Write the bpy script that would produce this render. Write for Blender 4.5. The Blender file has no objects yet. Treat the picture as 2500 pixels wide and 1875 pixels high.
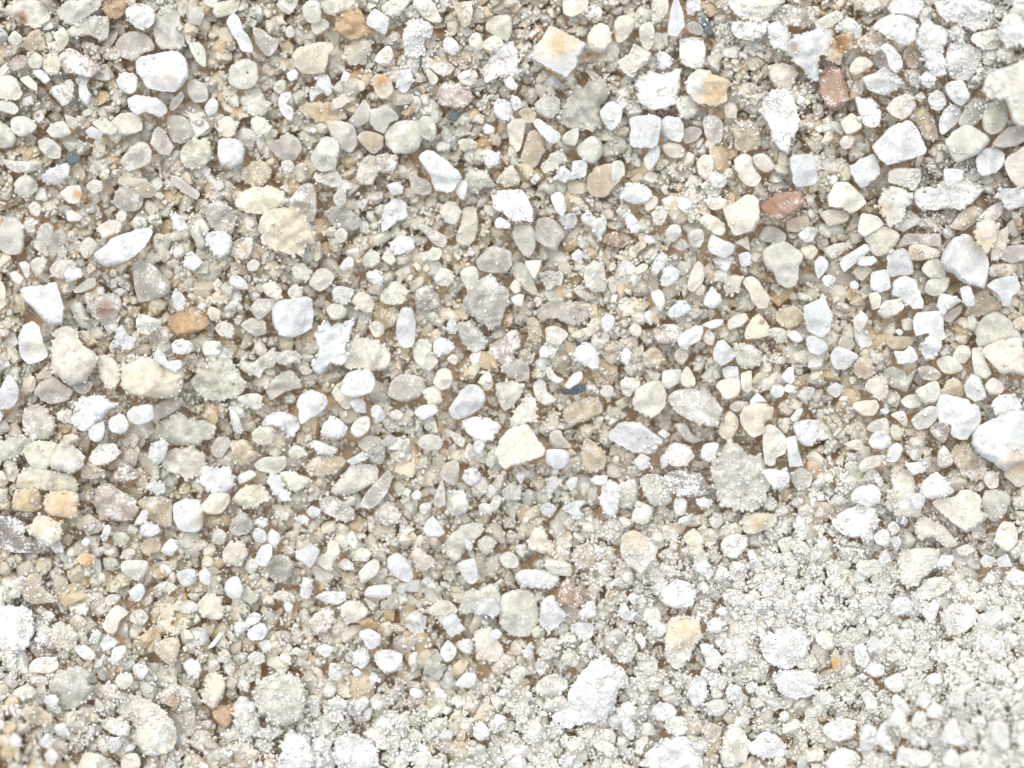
import bpy, math
import numpy as np
R = math.radians
scene = bpy.context.scene

# ---------------------------------------------------------------- camera, light, exposure
MM = 0.001
PX = 0.03 * MM                    # one photo pixel on the focus plane (the frame is about 75 mm wide)
CAM_H = 120 * MM                  # lens above the focus plane
cam_data = bpy.data.cameras.new("camera")
cam = bpy.data.objects.new("camera", cam_data)
scene.collection.objects.link(cam)
cam.location = (0, 0, CAM_H)      # looking straight down
cam_data.sensor_width = 36
cam_data.lens = 36 * CAM_H / (2500 * PX)
cam_data.clip_start = 0.005
cam_data.clip_end = 10
cam_data.dof.use_dof = True
cam_data.dof.focus_distance = CAM_H - 0.8 * MM
cam_data.dof.aperture_fstop = 8.5
scene.camera = cam

SUN_EL, SUN_AZ = 66, -18          # soft light from the top of the picture
world = bpy.data.worlds.new("World")
scene.world = world
world.use_nodes = True
wn = world.node_tree
sky = wn.nodes.new("ShaderNodeTexSky")
sky.sky_type = 'NISHITA'
sky.sun_disc = False
sky.sun_elevation = R(SUN_EL)
sky.sun_rotation = R(SUN_AZ)
sky.air_density = 1.0
sky.dust_density = 4.0
sky.ozone_density = 0.4
bg = wn.nodes["Background"]
bg.inputs[1].default_value = 0.07
wn.links.new(sky.outputs[0], bg.inputs[0])
sun_data = bpy.data.lights.new("sun", 'SUN')
sun_data.energy = 1.5
sun_data.angle = R(110)
sun_data.color = (1.0, 0.97, 0.88)
sun = bpy.data.objects.new("sun", sun_data)
scene.collection.objects.link(sun)
sun.rotation_euler = (-R(90 - SUN_EL), 0, R(-SUN_AZ))
sun.location = (0.1, 0.15, 0.4)
scene.view_settings.view_transform = 'Standard'
scene.view_settings.look = 'None'
scene.view_settings.gamma = 1
scene.view_settings.use_curve_mapping = False
scene.view_settings.exposure = 0.78
scene.render.engine = 'CYCLES'
scene.cycles.use_denoising = True
scene.cycles.use_adaptive_sampling = True
scene.cycles.adaptive_threshold = 0.02
scene.cycles.max_bounces = 10
scene.cycles.diffuse_bounces = 9
scene.cycles.transmission_bounces = 4
scene.cycles.caustics_reflective = False
scene.cycles.caustics_refractive = False
rng = np.random.default_rng(7)
# ---------------------------------------------------------------- traced grains
# One block per 500-px window of the photograph (window origin in photo pixels); outline points are in
# window units (1659 units = 500 photo px).  First word: material, edge kind (s smooth / a angular / r ragged),
# stacking step.  "!short|label" marks a grain with a label of its own.
TILE = 500.0 / 1659.0
DATA = {}
DATA[(0, 0)] = """
cr0 !rust-cracked crystal|pale cream salt crystal split by a rust-brown crack : 60,60 130,0 300,0 380,80 410,150 330,215 270,225 190,190 110,170 55,110
tr0 : 470,80 520,20 600,0 820,0 800,70 740,110 690,150 640,180 600,215 530,190 490,150
or0 !pale orange grain|pale orange sugary salt grain touching the round white-dusted pebble : 830,30 870,0 1000,0 1030,50 1000,120 930,160 870,130 830,80
ps1 !white-dusted pebble|round pebble of salt coated in thick white dust beside the pale orange grain : 1015,100 1060,40 1140,25 1220,50 1260,110 1240,190 1160,240 1080,210 1030,160
tr0 !dotted pale column|tall pale translucent salt crystal with one black dot : 1290,80 1370,35 1430,90 1470,190 1465,240 1500,360 1470,400 1380,410 1290,390 1250,300 1240,180
tr0 : 580,190 680,150 780,120 870,140 885,220 880,290 820,330 720,290 590,300 540,260
gs0 : 935,390 960,310 1050,255 1150,260 1230,320 1250,400 1160,440 1100,500 1000,470
wa1 !stepped white block|large bright white salt block with a stepped left flank : 1100,500 1150,455 1240,440 1350,415 1440,415 1500,470 1525,520 1530,620 1480,690 1420,745 1310,740 1190,710 1150,640 1105,580
ws0 : 945,640 990,590 1060,585 1110,620 1110,720 1060,765 990,740 950,690
ws1 !white bean|white bean-shaped salt pebble with a smooth waist : 1035,820 1080,770 1160,775 1240,790 1320,830 1355,890 1310,950 1230,930 1170,910 1110,935 1060,890
pr1 !frosty clump|grey salt clump under patchy blue-white powder : 500,430 560,390 620,410 690,460 760,480 800,540 770,610 700,640 610,600 540,590 480,510
pr0 : 405,720 480,680 560,640 600,690 590,780 560,850 500,860 440,800
cs0 : -40,640 80,610 150,660 180,760 130,810 0,800 -40,760
ts0 : -40,830 40,810 120,840 155,890 110,930 20,900 -40,880
ts0 : 80,980 150,935 240,960 300,1020 260,1080 170,1110 100,1060
ts0 : -40,950 20,990 100,1050 130,1130 90,1190 0,1200 -40,1180
ta0 : 375,1060 440,990 520,980 560,1040 580,1080 500,1120 420,1110
ga0 : 525,930 600,950 640,1010 600,1050 540,1020
cs0 !beige fan|wide beige salt crystal half covered by two brighter chips : 870,1080 900,980 980,920 1060,910 1130,950 1155,1040 1100,1080 1010,1110 940,1165 890,1120
cr1 : 750,990 830,950 900,990 955,1050 920,1095 840,1080 790,1040
wa1 : 690,1060 740,1020 800,1050 835,1090 780,1130 720,1110
ts1 !smooth pear|smooth pear-shaped pale translucent salt crystal : 985,1290 1040,1210 1120,1150 1190,1160 1235,1240 1210,1320 1130,1360 1040,1385 990,1340
ga0 : 1215,1160 1270,1020 1340,1060 1370,1130 1410,1190 1370,1260 1290,1250
gs0 : 1360,950 1460,935 1540,990 1575,1090 1500,1160 1400,1150 1360,1060
tr0 !greenish nugget|greenish translucent salt nugget with a crumbly edge : 1455,1240 1520,1140 1600,1110 1700,1150 1720,1280 1650,1350 1560,1370 1480,1330
da1 !blue slate chip|angular blue slate chip wedged above a crumbly white wedge : 520,1300 545,1240 590,1220 650,1260 640,1310 580,1340
wr1 !crumbly wedge|crumbly bright white salt wedge touching a blue slate chip : 330,1430 400,1370 480,1340 550,1315 565,1370 555,1430 490,1490 400,1490 350,1470
tr0 !pale disc|eight-sided pale translucent salt disc with a tiny white crumb on its rim : 115,1490 160,1430 230,1415 290,1470 300,1530 240,1600 160,1595 125,1550
ga0 : 20,1290 100,1300 210,1310 205,1390 130,1400 60,1360
cs1 !orange-spotted grain|cream salt grain with one orange spot on its side : 485,1560 550,1510 640,1500 665,1570 640,1640 570,1650 510,1610
ts0 : 700,1500 760,1450 830,1480 830,1540 770,1570 715,1540
ts0 : 310,1150 370,1110 450,1150 490,1210 480,1280 400,1280 330,1220
ys0 : 585,1360 640,1340 690,1400 680,1460 620,1460 580,1410
ga0 : 1380,1420 1450,1430 1540,1500 1620,1570 1590,1620 1480,1560 1390,1490
ts0 : 1530,360 1600,340 1660,400 1665,540 1590,500
ts0 : 1510,690 1560,640 1620,660 1680,700 1680,800 1590,830 1530,780
ga0 : 1370,870 1400,800 1470,735 1495,780 1450,860 1390,900
yr0 : 190,350 240,260 320,240 350,310 370,390 290,415 210,400
ca0 : 430,280 510,220 560,280 550,350 490,420 450,330
ts1 : 65,310 110,250 170,280 180,330 130,365 80,350
ps0 : 75,510 130,455 200,450 220,520 170,570 100,570
ts0 : 215,450 280,420 350,470 340,540 270,555 220,510
cr0 : 350,460 420,430 500,480 480,590 410,620 350,560
ca0 : 160,640 230,610 300,680 300,740 230,710
wr0 : 270,570 330,560 400,630 370,680 290,620
wr0 : 610,640 670,600 720,640 700,700 740,780 700,850 640,790 640,710
"""
DATA[(500, 0)] = """
ta0 : 60,100 90,30 170,0 280,0 270,70 230,115 100,150
wa2 !long white shard|long white salt shard lying slantwise across grey grains : 175,190 200,130 240,105 285,150 310,230 350,290 380,350 390,425 300,415 260,330 215,260
gs0 : 390,230 470,240 540,300 600,320 580,400 520,455 460,420 410,340
ts1 !pale capsule|upright pale capsule-shaped salt crystal : 790,60 840,0 920,10 945,100 935,170 860,190 810,150
ts0 : 860,200 960,150 1010,200 980,250 900,290
tr0 : 940,20 1000,0 1200,0 1200,50 1100,100 1050,130 980,110
or1 !amber grain|big amber-brown sugary salt grain beside a bright white chunk : 1055,190 1090,130 1140,90 1190,55 1250,70 1290,130 1320,220 1360,260 1280,290 1190,320 1100,280 1060,240
wa1 !white chunk|bright white four-sided salt chunk beside the big amber-brown grain : 1310,150 1370,70 1420,90 1500,150 1490,220 1460,285 1380,240 1310,200
cr0 : 1430,60 1500,0 1650,0 1640,60 1560,130 1460,120
ca1 !cream shell|wide cream shell-shaped salt crystal beside the big amber grain : 700,460 740,400 830,360 920,340 1030,340 1050,390 1010,440 990,530 970,590 800,600 740,540
tr0 : 1115,430 1160,360 1260,300 1350,320 1340,420 1310,490 1220,525 1150,490
ts0 : 1380,470 1420,410 1490,370 1530,430 1520,490 1470,540 1400,510
ts1 !specked oval|oval pale salt crystal with a small brown speck : 190,640 200,560 270,490 340,470 410,510 435,590 420,680 350,720 270,720 200,680
tr0 : 280,800 350,730 440,710 480,780 545,870 480,930 400,950 330,900
ws1 !bent sliver|small bent white salt sliver shaped like a hook : 590,820 620,760 690,745 700,790 665,840 715,880 715,950 680,970 630,930 600,870
wa1 : 660,600 720,555 760,590 750,640 690,660
wr0 : 850,730 900,690 910,600 1000,610 1025,700 1010,760 930,760 860,820
yr0 !honey grain|long honey-coloured translucent salt grain : 760,880 830,840 930,820 1050,840 1130,900 1150,960 1050,990 930,990 830,960
cs1 !orange-tipped grain|white salt grain with an orange chipped tip : 1350,650 1390,600 1460,610 1510,660 1530,740 1480,800 1400,780 1370,710
ga0 : 1165,980 1220,900 1290,800 1340,870 1330,980 1240,1040
ts0 : 1320,900 1400,870 1480,840 1570,950 1500,1000 1450,1080 1350,1020
ta0 : 990,990 1080,975 1210,1010 1240,1170 1180,1240 1090,1200 1020,1100
ys0 !smoky oval|smoky brown oval translucent salt grain : 1230,1110 1290,1060 1380,1070 1450,1110 1430,1210 1360,1245 1280,1180
ts0 : 1455,1090 1520,1010 1620,970 1750,990 1770,1100 1720,1220 1600,1250 1500,1210
ws1 !frosted bun|bright frosted bun-shaped salt crystal : 105,1180 120,1130 210,1115 300,1150 330,1220 300,1320 220,1370 140,1350 105,1270
gs0 : 530,1190 600,1110 690,1085 760,1130 790,1200 740,1290 640,1300 570,1260
ts1 : 860,1260 920,1160 970,1105 1050,1120 1090,1160 1080,1290 1050,1370 920,1390 870,1320
ts1 : 620,1310 700,1300 730,1350 700,1400 640,1380
yr0 : 295,1400 380,1310 480,1310 540,1370 530,1450 440,1520 360,1500 310,1450
tr0 : 880,1420 970,1400 1060,1380 1110,1440 1100,1510 1000,1510 910,1480
tr0 : 1220,1430 1290,1280 1390,1270 1400,1400 1360,1490 1270,1500
pr0 : 1390,1270 1460,1240 1550,1270 1560,1370 1480,1410 1400,1380
wa1 : 1470,1500 1560,1470 1610,1510 1600,1570 1520,1580
cr1 : 370,980 430,940 490,970 540,1040 490,1080 420,1100 380,1030
cr0 : 100,1000 170,940 230,960 260,1030 240,1100 150,1110
ws0 : 0,860 60,790 110,840 90,910 20,930
ts0 : 650,250 690,205 725,240 710,300 670,300
ts0 : 550,710 610,645 660,660 650,730 600,760
wa1 : 1100,640 1130,575 1180,600 1150,670
wr0 : 1545,680 1580,570 1660,570 1690,640 1640,740 1590,750
"""
DATA[(1000, 0)] = """
cs0 : 30,0 170,0 220,60 255,160 230,185 160,170 80,110
ya0 : 340,0 400,20 500,10 510,100 490,200 440,240 390,150
wr0 !powder clump|snow-white powdery salt clump with cracks : 0,180 90,150 180,200 180,290 120,340 130,430 60,470 -30,440 -60,300 -30,220
pr0 : 270,330 330,300 390,350 410,420 340,450 290,400
ts0 : 615,240 640,150 740,120 820,140 830,260 790,330 700,300
cs1 : 590,350 670,290 740,310 760,370 700,420 620,410
cs0 : 480,320 530,260 580,290 600,380 550,405 490,370
wa2 !orange-hearted cube|large white salt cube with an orange heart in its top face : 975,440 1010,370 1070,310 1130,210 1180,220 1300,280 1430,350 1420,400 1370,470 1360,540 1270,635 1200,600 1090,540 980,480
ca0 : 1240,30 1250,0 1450,0 1440,60 1390,110 1310,140 1245,110
pa0 : 1390,110 1450,50 1510,30 1565,90 1550,150 1500,190
cs1 !white lump|rounded white salt lump touching the orange-hearted cube : 1440,300 1480,220 1540,190 1600,210 1640,270 1630,360 1560,435 1450,400
pr0 !streaked crust|tall grey-brown salt crust streaked with white powder : 590,560 680,440 760,370 830,340 870,420 890,520 880,640 800,650 720,640 620,680 600,620
wr1 : 770,650 830,610 850,660 885,720 830,735 780,700
cr0 : 385,620 450,570 530,570 550,620 500,690 420,680
pr0 : 220,760 270,680 380,670 480,720 520,800 440,870 300,870 240,830
da1 !dark fleck|dark blue-grey mineral fleck under a powdery clump : 320,960 340,910 400,905 405,940 370,985
ts1 !pale pill|pale yellow-green pill-shaped salt crystal : 85,960 140,935 200,970 220,1060 200,1130 150,1140 90,1090
ya0 : 880,910 950,860 1030,920 1010,1000 950,1000
tr0 : 1005,880 1050,800 1130,760 1210,800 1225,890 1180,950 1100,960
gr0 !ragged grey slab|big ragged grey translucent salt slab with white crumbs : 1220,950 1240,870 1280,800 1330,720 1420,680 1510,630 1590,650 1620,720 1600,800 1540,870 1560,970 1550,1030 1430,1060 1330,1050 1240,1010
ws1 : 1535,920 1590,850 1660,820 1720,880 1710,980 1640,1055 1580,1000
ws1 !curved bar|thick curved white salt bar under the ragged grey slab : 1000,990 1050,965 1130,1020 1210,1070 1220,1130 1150,1165 1070,1100
ca0 : 790,1010 850,960 940,970 930,1080 900,1200 870,1230 810,1150
wa1 : 590,1040 620,1000 690,1030 680,1080 610,1085
ys0 : 920,1200 960,1080 1010,1050 1080,1110 1095,1210 1050,1310 990,1370 900,1300
ts0 : 1225,1120 1290,1060 1360,1040 1370,1110 1340,1180 1260,1170
ts0 : 1350,1210 1420,1130 1490,1100 1555,1150 1560,1250 1490,1330 1400,1290
ws2 !white slipper|frosted white slipper-shaped salt stone : 75,1280 120,1220 180,1220 260,1270 340,1330 400,1390 430,1440 380,1500 350,1555 270,1555 200,1530 170,1440 120,1360
ws1 : 370,1550 390,1480 450,1460 470,1530 440,1620 400,1600
tr0 : 440,1430 510,1370 600,1370 660,1440 695,1510 600,1530 490,1560
gs0 : 5,1480 60,1430 150,1470 180,1540 130,1580 40,1560
tr0 : 700,1470 760,1390 820,1340 870,1400 890,1480 800,1520
ya0 !tan dusted block|tan block of salt with white dust sprinkled over it : 1440,1420 1520,1340 1660,1320 1700,1400 1680,1500 1580,1600 1480,1590 1430,1530
wr0 : 1180,1430 1240,1340 1310,1400 1320,1310 1420,1300 1430,1420 1340,1450 1240,1480
tr0 : 1060,1360 1110,1290 1200,1210 1275,1270 1250,1330 1140,1390
wr0 : 680,850 720,800 780,810 830,860 830,960 760,980 700,940
wr1 : 820,810 870,780 910,850 850,900
tr0 : 390,1150 460,1120 540,1150 540,1200 430,1220
wr0 : 580,1240 640,1210 720,1250 720,1330 630,1360
ts0 : 130,570 170,565 235,640 190,690 150,640
"""
DATA[(1500, 0)] = """
cr0 : 310,0 440,0 420,120 360,190 310,150
wa1 !white splinter|upright white salt splinter standing near the speckled slate chip : 430,280 450,100 480,0 520,0 560,110 565,210 510,290
da2 !speckled slate chip|long blue slate chip speckled with white dust : 655,140 690,125 770,170 800,250 780,285 730,255 700,200
cs1 !cream dome|broad cream salt dome with a smooth lower edge : 940,0 1370,0 1320,60 1240,140 1150,165 1040,150 970,100
pr0 : 1270,160 1310,70 1400,35 1500,60 1640,50 1660,110 1600,200 1500,235 1420,210 1330,200
pr1 : 960,180 1060,165 1230,170 1250,240 1200,300 1100,330 1000,310 950,250
wr1 : 1250,200 1340,175 1390,230 1425,300 1370,390 1300,400 1250,300
wr1 !pitted white lump|large white crusted salt lump with a brown pit : 1360,400 1430,310 1540,260 1660,235 1760,280 1790,400 1720,450 1660,460 1650,640 1600,650 1520,560 1440,480
cs0 : 0,180 80,120 165,160 160,230 90,320 20,340
ts1 : 200,230 240,190 300,180 330,260 310,370 260,410 210,330
cs1 !pale lozenge|pale cream lozenge-shaped salt crystal leaning on a clear column : 30,500 110,440 160,360 230,390 300,430 260,500 190,570 150,635 90,600
pa0 !taupe block|taupe square salt block under a thin coat of dust : 530,330 620,300 720,310 745,400 730,550 640,560 530,500
wr0 : 340,440 400,420 480,500 430,550 370,560
cs2 !butter-white crystal|rounded salt crystal, half frosty white and half butter yellow : 580,680 630,590 740,565 830,610 940,660 910,740 920,810 850,840 800,870 740,840 680,840 600,760
pr0 !flaky crust|broad flaky salt crust with white and beige patches : 190,620 300,580 420,590 530,560 530,720 490,830 400,890 270,890 180,800
wa2 !crisp white cube|crisp white cube-like salt crystal leaning on a pearly lump : 120,960 200,935 320,930 380,960 375,1060 350,1170 300,1205 200,1195 125,1170 130,1060
ws1 : 370,1010 420,940 490,950 550,980 560,1080 530,1150 440,1130 380,1080
cs0 : 380,1190 440,1150 520,1160 570,1210 550,1275 440,1270
ws1 : 235,1290 290,1220 350,1170 370,1230 350,1310 280,1380
ts0 : 665,1310 720,1255 790,1270 810,1360 790,1430 740,1460 680,1410
yr0 : 945,1060 1000,990 1100,985 1180,1030 1180,1160 1120,1220 1000,1220
cs1 : 970,1300 1040,1245 1110,1270 1130,1370 1190,1440 1140,1510 1050,1490 990,1400
wa1 !white tablet|rounded white square salt tablet : 1415,1290 1450,1250 1580,1245 1620,1280 1650,1420 1630,1490 1480,1520 1440,1470
pr1 !powder ridge|long salt ridge caked with white powder : 1180,860 1260,740 1350,720 1450,760 1480,900 1500,1010 1450,1100 1400,1250 1310,1180 1230,1000
ts0 : 1120,1270 1200,1240 1270,1290 1300,1360 1230,1400 1150,1350
wr1 !scalloped crystal|white scalloped salt crystal with a wavy rim : 50,1580 110,1490 200,1480 270,1520 305,1570 240,1640 150,1650 70,1620
ts0 : -20,1320 50,1300 85,1350 75,1430 20,1490 -30,1450
ts0 : 700,1500 790,1450 860,1500 850,1580 770,1590
ca0 : 890,850 960,830 1000,880 980,960 900,960
cr0 : 1250,560 1330,510 1460,540 1470,640 1400,720 1310,700 1260,640
wr1 : 760,1440 820,1390 910,1450 880,1520 800,1520
gs0 : 720,960 800,930 880,1000 860,1150 780,1160 730,1080
gs0 : 560,1060 640,1020 710,1060 660,1140 570,1160
tr0 : 500,800 640,780 680,900 600,970 520,930
wr0 : 580,30 640,0 700,0 680,80 600,120
gs0 : 580,210 640,170 720,220 700,280 620,270
"""
DATA[(2000, 0)] = """
ta0 : -40,180 60,120 150,80 200,140 100,220 0,240
wr0 : 130,230 230,140 330,200 350,260 300,330 220,280
yr1 !pitted tan grain|tan salt grain with a dark orange pit : 90,380 120,310 200,270 280,260 270,340 290,390 200,440 170,520 100,500 50,480
pr0 : 0,230 100,230 130,300 80,380 0,400 -80,360 -100,280
ws2 !brilliant lump|brilliant white smooth salt lump resting on a white crust : 435,215 540,130 650,120 770,160 790,240 770,330 700,370 600,330 520,280
wr0 : 570,110 600,0 830,0 830,90 790,150 650,120
wr1 !white crust|big irregular white salt crust with a tan patch beneath the brilliant lump : 780,330 830,190 920,180 1040,260 1030,350 1000,430 1040,540 1010,610 930,610 850,520 830,420
yr0 : 310,330 430,250 500,290 530,350 500,420 440,440 350,400
ws2 !white crescent|curved white crescent-shaped salt crystal : 495,380 550,350 620,400 670,480 670,550 620,590 570,540 540,440
cs1 : 240,560 290,480 370,460 440,520 380,570 290,610
wa1 !winged crystal|winged glassy white salt crystal below the white crescent : 340,640 380,610 450,590 530,535 590,580 630,610 685,650 650,710 590,740 530,770 460,750 390,720
br0 !rusty dusted crystal|rusty brown salt crystal coated with white dust : 20,580 120,525 190,580 230,680 240,800 200,880 120,900 50,850 0,720
ps1 !dusty lozenge|grey lozenge of salt densely speckled with dust : 290,790 350,790 440,810 500,900 490,1000 420,1040 350,1000 310,900
ca1 !folded crystal|pale yellow folded salt crystal beside a large frosted trapezoid : 540,880 610,790 740,755 790,860 740,930 680,970 600,940
ca1 : 170,990 260,915 330,960 345,1030 300,1070 220,1090
wa2 !frosted trapezoid|large frosted white trapezoid salt crystal : 425,1190 500,1110 560,1040 640,1000 730,970 790,1030 830,1110 870,1210 850,1250 740,1290 550,1335 480,1270
wa1 !white kite|white kite-shaped salt crystal touching a chunky cream block : 245,1350 330,1290 440,1245 475,1300 500,1400 460,1450 350,1530 290,1470
ca1 : 550,1400 600,1360 690,1355 820,1370 815,1470 760,1540 680,1510 560,1480
ws1 : 820,650 850,590 930,580 945,650 880,720
ws0 : 1020,700 1080,660 1150,645 1200,720 1220,790 1150,860 1060,800
ws0 : 880,790 950,725 1010,760 1030,840 970,900 900,860
ls0 : 980,950 1040,860 1120,850 1160,940 1100,1010 1000,1090 970,1040
gs0 : 1130,1010 1190,860 1260,800 1350,820 1330,940 1250,1020
ts1 !beige loaf|large smooth beige loaf-shaped salt crystal : 1020,1150 1080,1070 1200,1010 1290,1050 1370,1110 1360,1170 1280,1250 1120,1310 1060,1250
ts0 : 1325,940 1380,830 1440,805 1510,850 1530,950 1480,1060 1390,1090 1330,1040
cs1 !cream boulder|huge out-of-focus pale cream salt boulder : 1340,640 1430,570 1550,530 1700,490 1760,700 1700,1000 1580,1000 1520,840 1440,800 1350,780
gs0 !veined grey slab|grey translucent salt slab with a white powdery side : 1030,400 1130,320 1230,370 1320,420 1290,540 1240,620 1180,650 1080,640 1030,560
wr0 : 940,50 1000,0 1350,0 1420,60 1380,150 1280,250 1210,230 1100,180 1020,170
ys0 : 1240,280 1350,250 1460,240 1450,380 1350,400 1250,350
wr0 : 1480,160 1560,100 1640,130 1700,250 1650,380 1500,360 1450,260
ws0 : 1265,1300 1330,1210 1430,1190 1500,1250 1490,1340 1400,1410 1310,1420
cs0 : 1500,1320 1560,1240 1700,1180 1750,1400 1640,1530 1540,1440
wa2 !flared cube|small white salt cube with one flared corner on a grey slab : 1005,1380 1070,1360 1175,1380 1160,1450 1100,1520 1020,1535
yr0 : 680,430 740,390 830,450 800,540 730,550
yr0 : 680,580 790,560 830,640 780,700 700,650
ga0 : 1400,1170 1500,1050 1660,1000 1720,1100 1600,1180 1480,1200
cs1 : 160,1150 220,1090 280,1110 260,1190 200,1205
ca0 : 770,780 830,740 870,790 820,830
yr0 : 740,940 850,860 940,1000 960,1120 860,1130 800,1020
"""
DATA[(0, 450)] = """
ts0 : 0,350 50,260 130,270 180,330 200,450 170,560 70,570 0,530 -40,450
gr0 : 910,110 970,30 1060,10 1140,60 1160,150 1100,220 1000,220 930,170
tr1 : 290,440 330,330 400,310 430,380 400,490 330,460
wa1 : 530,230 580,205 660,260 640,300 550,300
ws2 !white almond|long white almond-shaped salt crystal with a ribbed face : 760,560 830,510 900,440 1000,400 1100,370 1190,350 1240,380 1210,450 1150,530 1080,590 990,640 860,665 790,630
cr0 : 790,350 860,300 960,290 990,360 920,410 850,450 800,400
ts0 : 650,480 720,425 790,480 760,550 690,600 650,550
gs0 !smudged pebble|smooth grey translucent salt pebble with a dark smudge : 1080,650 1150,610 1250,660 1320,730 1380,800 1370,880 1270,930 1140,950 1090,840 1080,740
wa1 !white arrowhead|large white arrowhead-shaped salt crystal : 160,850 230,820 350,820 450,790 480,870 520,1000 510,1130 430,1150 340,1090 260,1000 180,930
gr0 !pink-stained grain|smoky salt grain with a pink stain and white rings : 700,980 780,920 890,880 970,910 985,1000 960,1090 940,1200 880,1210 800,1120 730,1050
wa1 !two-tone block|tall salt block, white on one side and cream on the other : 145,1240 190,1140 260,1110 320,1150 340,1230 390,1390 310,1440 220,1455 160,1380
cr1 !ivory cluster|big lumpy ivory salt cluster : 420,1300 450,1200 530,1150 620,1180 650,1260 700,1320 780,1370 790,1450 720,1540 700,1600 560,1630 480,1560 420,1500
yr0 : 620,1200 700,1190 780,1280 710,1310 640,1250
or0 !orange-streaked lump|rough salt lump with an orange streak : 1360,1100 1450,1030 1560,1000 1650,1040 1700,1120 1620,1190 1500,1210 1400,1190
tr1 : 1100,1100 1150,1050 1250,1080 1330,1110 1270,1170 1200,1220 1120,1190
wr1 : 930,1200 990,1140 1040,1220 1100,1250 1060,1340 990,1320 940,1290
cr1 !cream slab|wide cream salt slab carrying a lobed white chip : 990,1500 1050,1410 1150,1390 1230,1410 1320,1480 1480,1510 1490,1590 1460,1690 1380,1730 1200,1730 1050,1700 980,1620
wr1 : 1390,1290 1480,1250 1560,1300 1530,1370 1420,1370
cr0 : 800,1400 890,1390 970,1480 970,1600 880,1660 810,1560
ts0 : 600,850 700,770 770,760 770,820 690,870 610,880
tr0 : 400,680 470,610 590,610 620,680 520,760 430,740
ts1 : -40,800 20,790 50,880 40,980 0,1020 -50,980
ya0 : 290,1560 400,1440 420,1560 330,1580
tr0 : 240,650 300,590 380,610 360,690 290,750
wr1 : 1380,250 1430,235 1500,310 1520,360 1440,380
wr2 : 1240,1400 1280,1320 1330,1380 1380,1440 1460,1420 1470,1480 1390,1510 1290,1450
wa1 : 150,640 200,620 240,650 240,740 210,760 180,700
ca1 : 75,720 130,700 195,760 160,820 110,790
wr1 : 515,720 580,680 650,690 660,750 560,800
tr0 : 190,320 240,260 290,290 280,360 230,390
cs0 : 230,180 270,140 330,180 310,260 250,240
wr1 : 1400,870 1480,880 1490,1000 1440,1030 1400,980
ts0 : 940,250 980,210 1030,240 1010,300 950,300
wr1 : 1480,640 1540,540 1610,590 1640,640 1580,700 1500,680
"""
DATA[(500, 450)] = """
cr0 !pinkish mass|pinkish cream crumbly salt mass behind the butter-cream crystal : 245,140 300,60 420,20 560,20 650,80 660,160 560,210 430,240 330,220 260,190
cr1 !butter-cream crystal|big butter-cream scalloped salt crystal : 440,300 500,210 600,190 700,190 770,240 850,320 900,430 890,490 820,490 810,570 740,570 610,550 480,500 450,420
gs0 : 640,150 720,90 780,0 880,0 910,150 880,300 830,290 740,230
gr0 : 970,230 1030,180 1130,180 1220,230 1270,300 1200,380 1080,360 1000,290
ts1 : 1050,400 1110,350 1160,400 1140,460 1090,470
tr1 : 1040,120 1090,30 1140,60 1140,150 1090,190
wr1 !double-lobed crystal|white double-lobed salt crystal : 5,420 70,380 160,385 215,430 200,560 120,600 50,540
yr0 : 205,560 240,470 330,430 390,440 380,520 350,600 260,600
gr0 : 0,200 100,130 190,160 250,230 240,360 150,400 50,350
ls0 : 195,780 240,725 330,780 350,850 270,850
ts0 : 840,790 900,700 970,680 1050,740 1010,820 930,865 860,830
tr1 : 670,870 720,810 790,850 780,910 700,920
tr0 : 470,820 560,790 620,850 600,940 500,900
gs0 : 370,1000 430,930 560,930 600,960 520,1040 440,1100 400,1060
wa1 !glittering crystal|squarish white salt crystal with a glittering grey top : 540,1020 600,940 800,905 870,930 885,1080 870,1160 800,1210 700,1250 600,1220 550,1120
ga0 : 290,1140 370,1080 490,1110 500,1210 400,1230
wr1 !frosted boot|white frosted boot-shaped salt crystal : 890,1190 960,1110 1100,1130 1190,1100 1190,1200 1150,1290 1130,1430 1000,1500 920,1540 870,1490 900,1390 900,1280
cr0 !cream potato|large cream potato-shaped salt crystal leaning on the frosted boot : 1140,1330 1200,1240 1320,1240 1430,1280 1505,1370 1480,1490 1390,1520 1250,1490 1140,1490
cr0 : 1200,920 1280,860 1340,900 1370,990 1320,1040 1220,990
wr0 : 1030,860 1080,820 1200,850 1190,920 1120,980 1050,940
tr0 : 1420,900 1480,830 1560,780 1640,870 1600,960 1520,980 1430,960
ts0 : 1330,1150 1380,1105 1450,1140 1450,1210 1380,1240
ls1 !pearly oblong|upright pearly grey oblong salt crystal : 1545,1200 1560,1090 1600,1000 1680,1010 1710,1120 1690,1300 1600,1320
tr0 : 1280,600 1330,540 1400,550 1420,620 1360,680 1290,670
ta0 : 1430,600 1490,510 1550,620 1510,660
wr0 : 1500,480 1570,420 1690,430 1690,530 1600,560 1510,550
ws1 : 1090,670 1150,590 1200,600 1200,660 1130,700
tr0 : 350,1450 450,1400 580,1310 600,1400 560,1480 480,1500 440,1560 290,1500 290,1420
tr0 : 580,1400 650,1340 740,1350 790,1400 720,1460 600,1450
tr0 !jagged plate|large jagged translucent salt plate with a tiny black dot : -30,1500 40,1440 150,1400 220,1430 330,1610 290,1700 160,1750 30,1740 -60,1690 -120,1600
tr0 : 80,1170 140,1110 230,1140 230,1220 160,1240
ts0 : 340,650 390,605 445,640 420,700 360,700
wr1 : 1310,720 1400,700 1450,770 1380,810 1320,770
tr0 : 700,680 780,640 860,700 840,780 740,770
tr0 : 20,1020 60,990 130,1030 120,1100 50,1100
wr0 : 1430,300 1460,170 1560,110 1640,160 1640,260 1540,330 1440,380
ts0 : 980,1010 1060,960 1150,1010 1130,1080 1040,1100
"""
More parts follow.
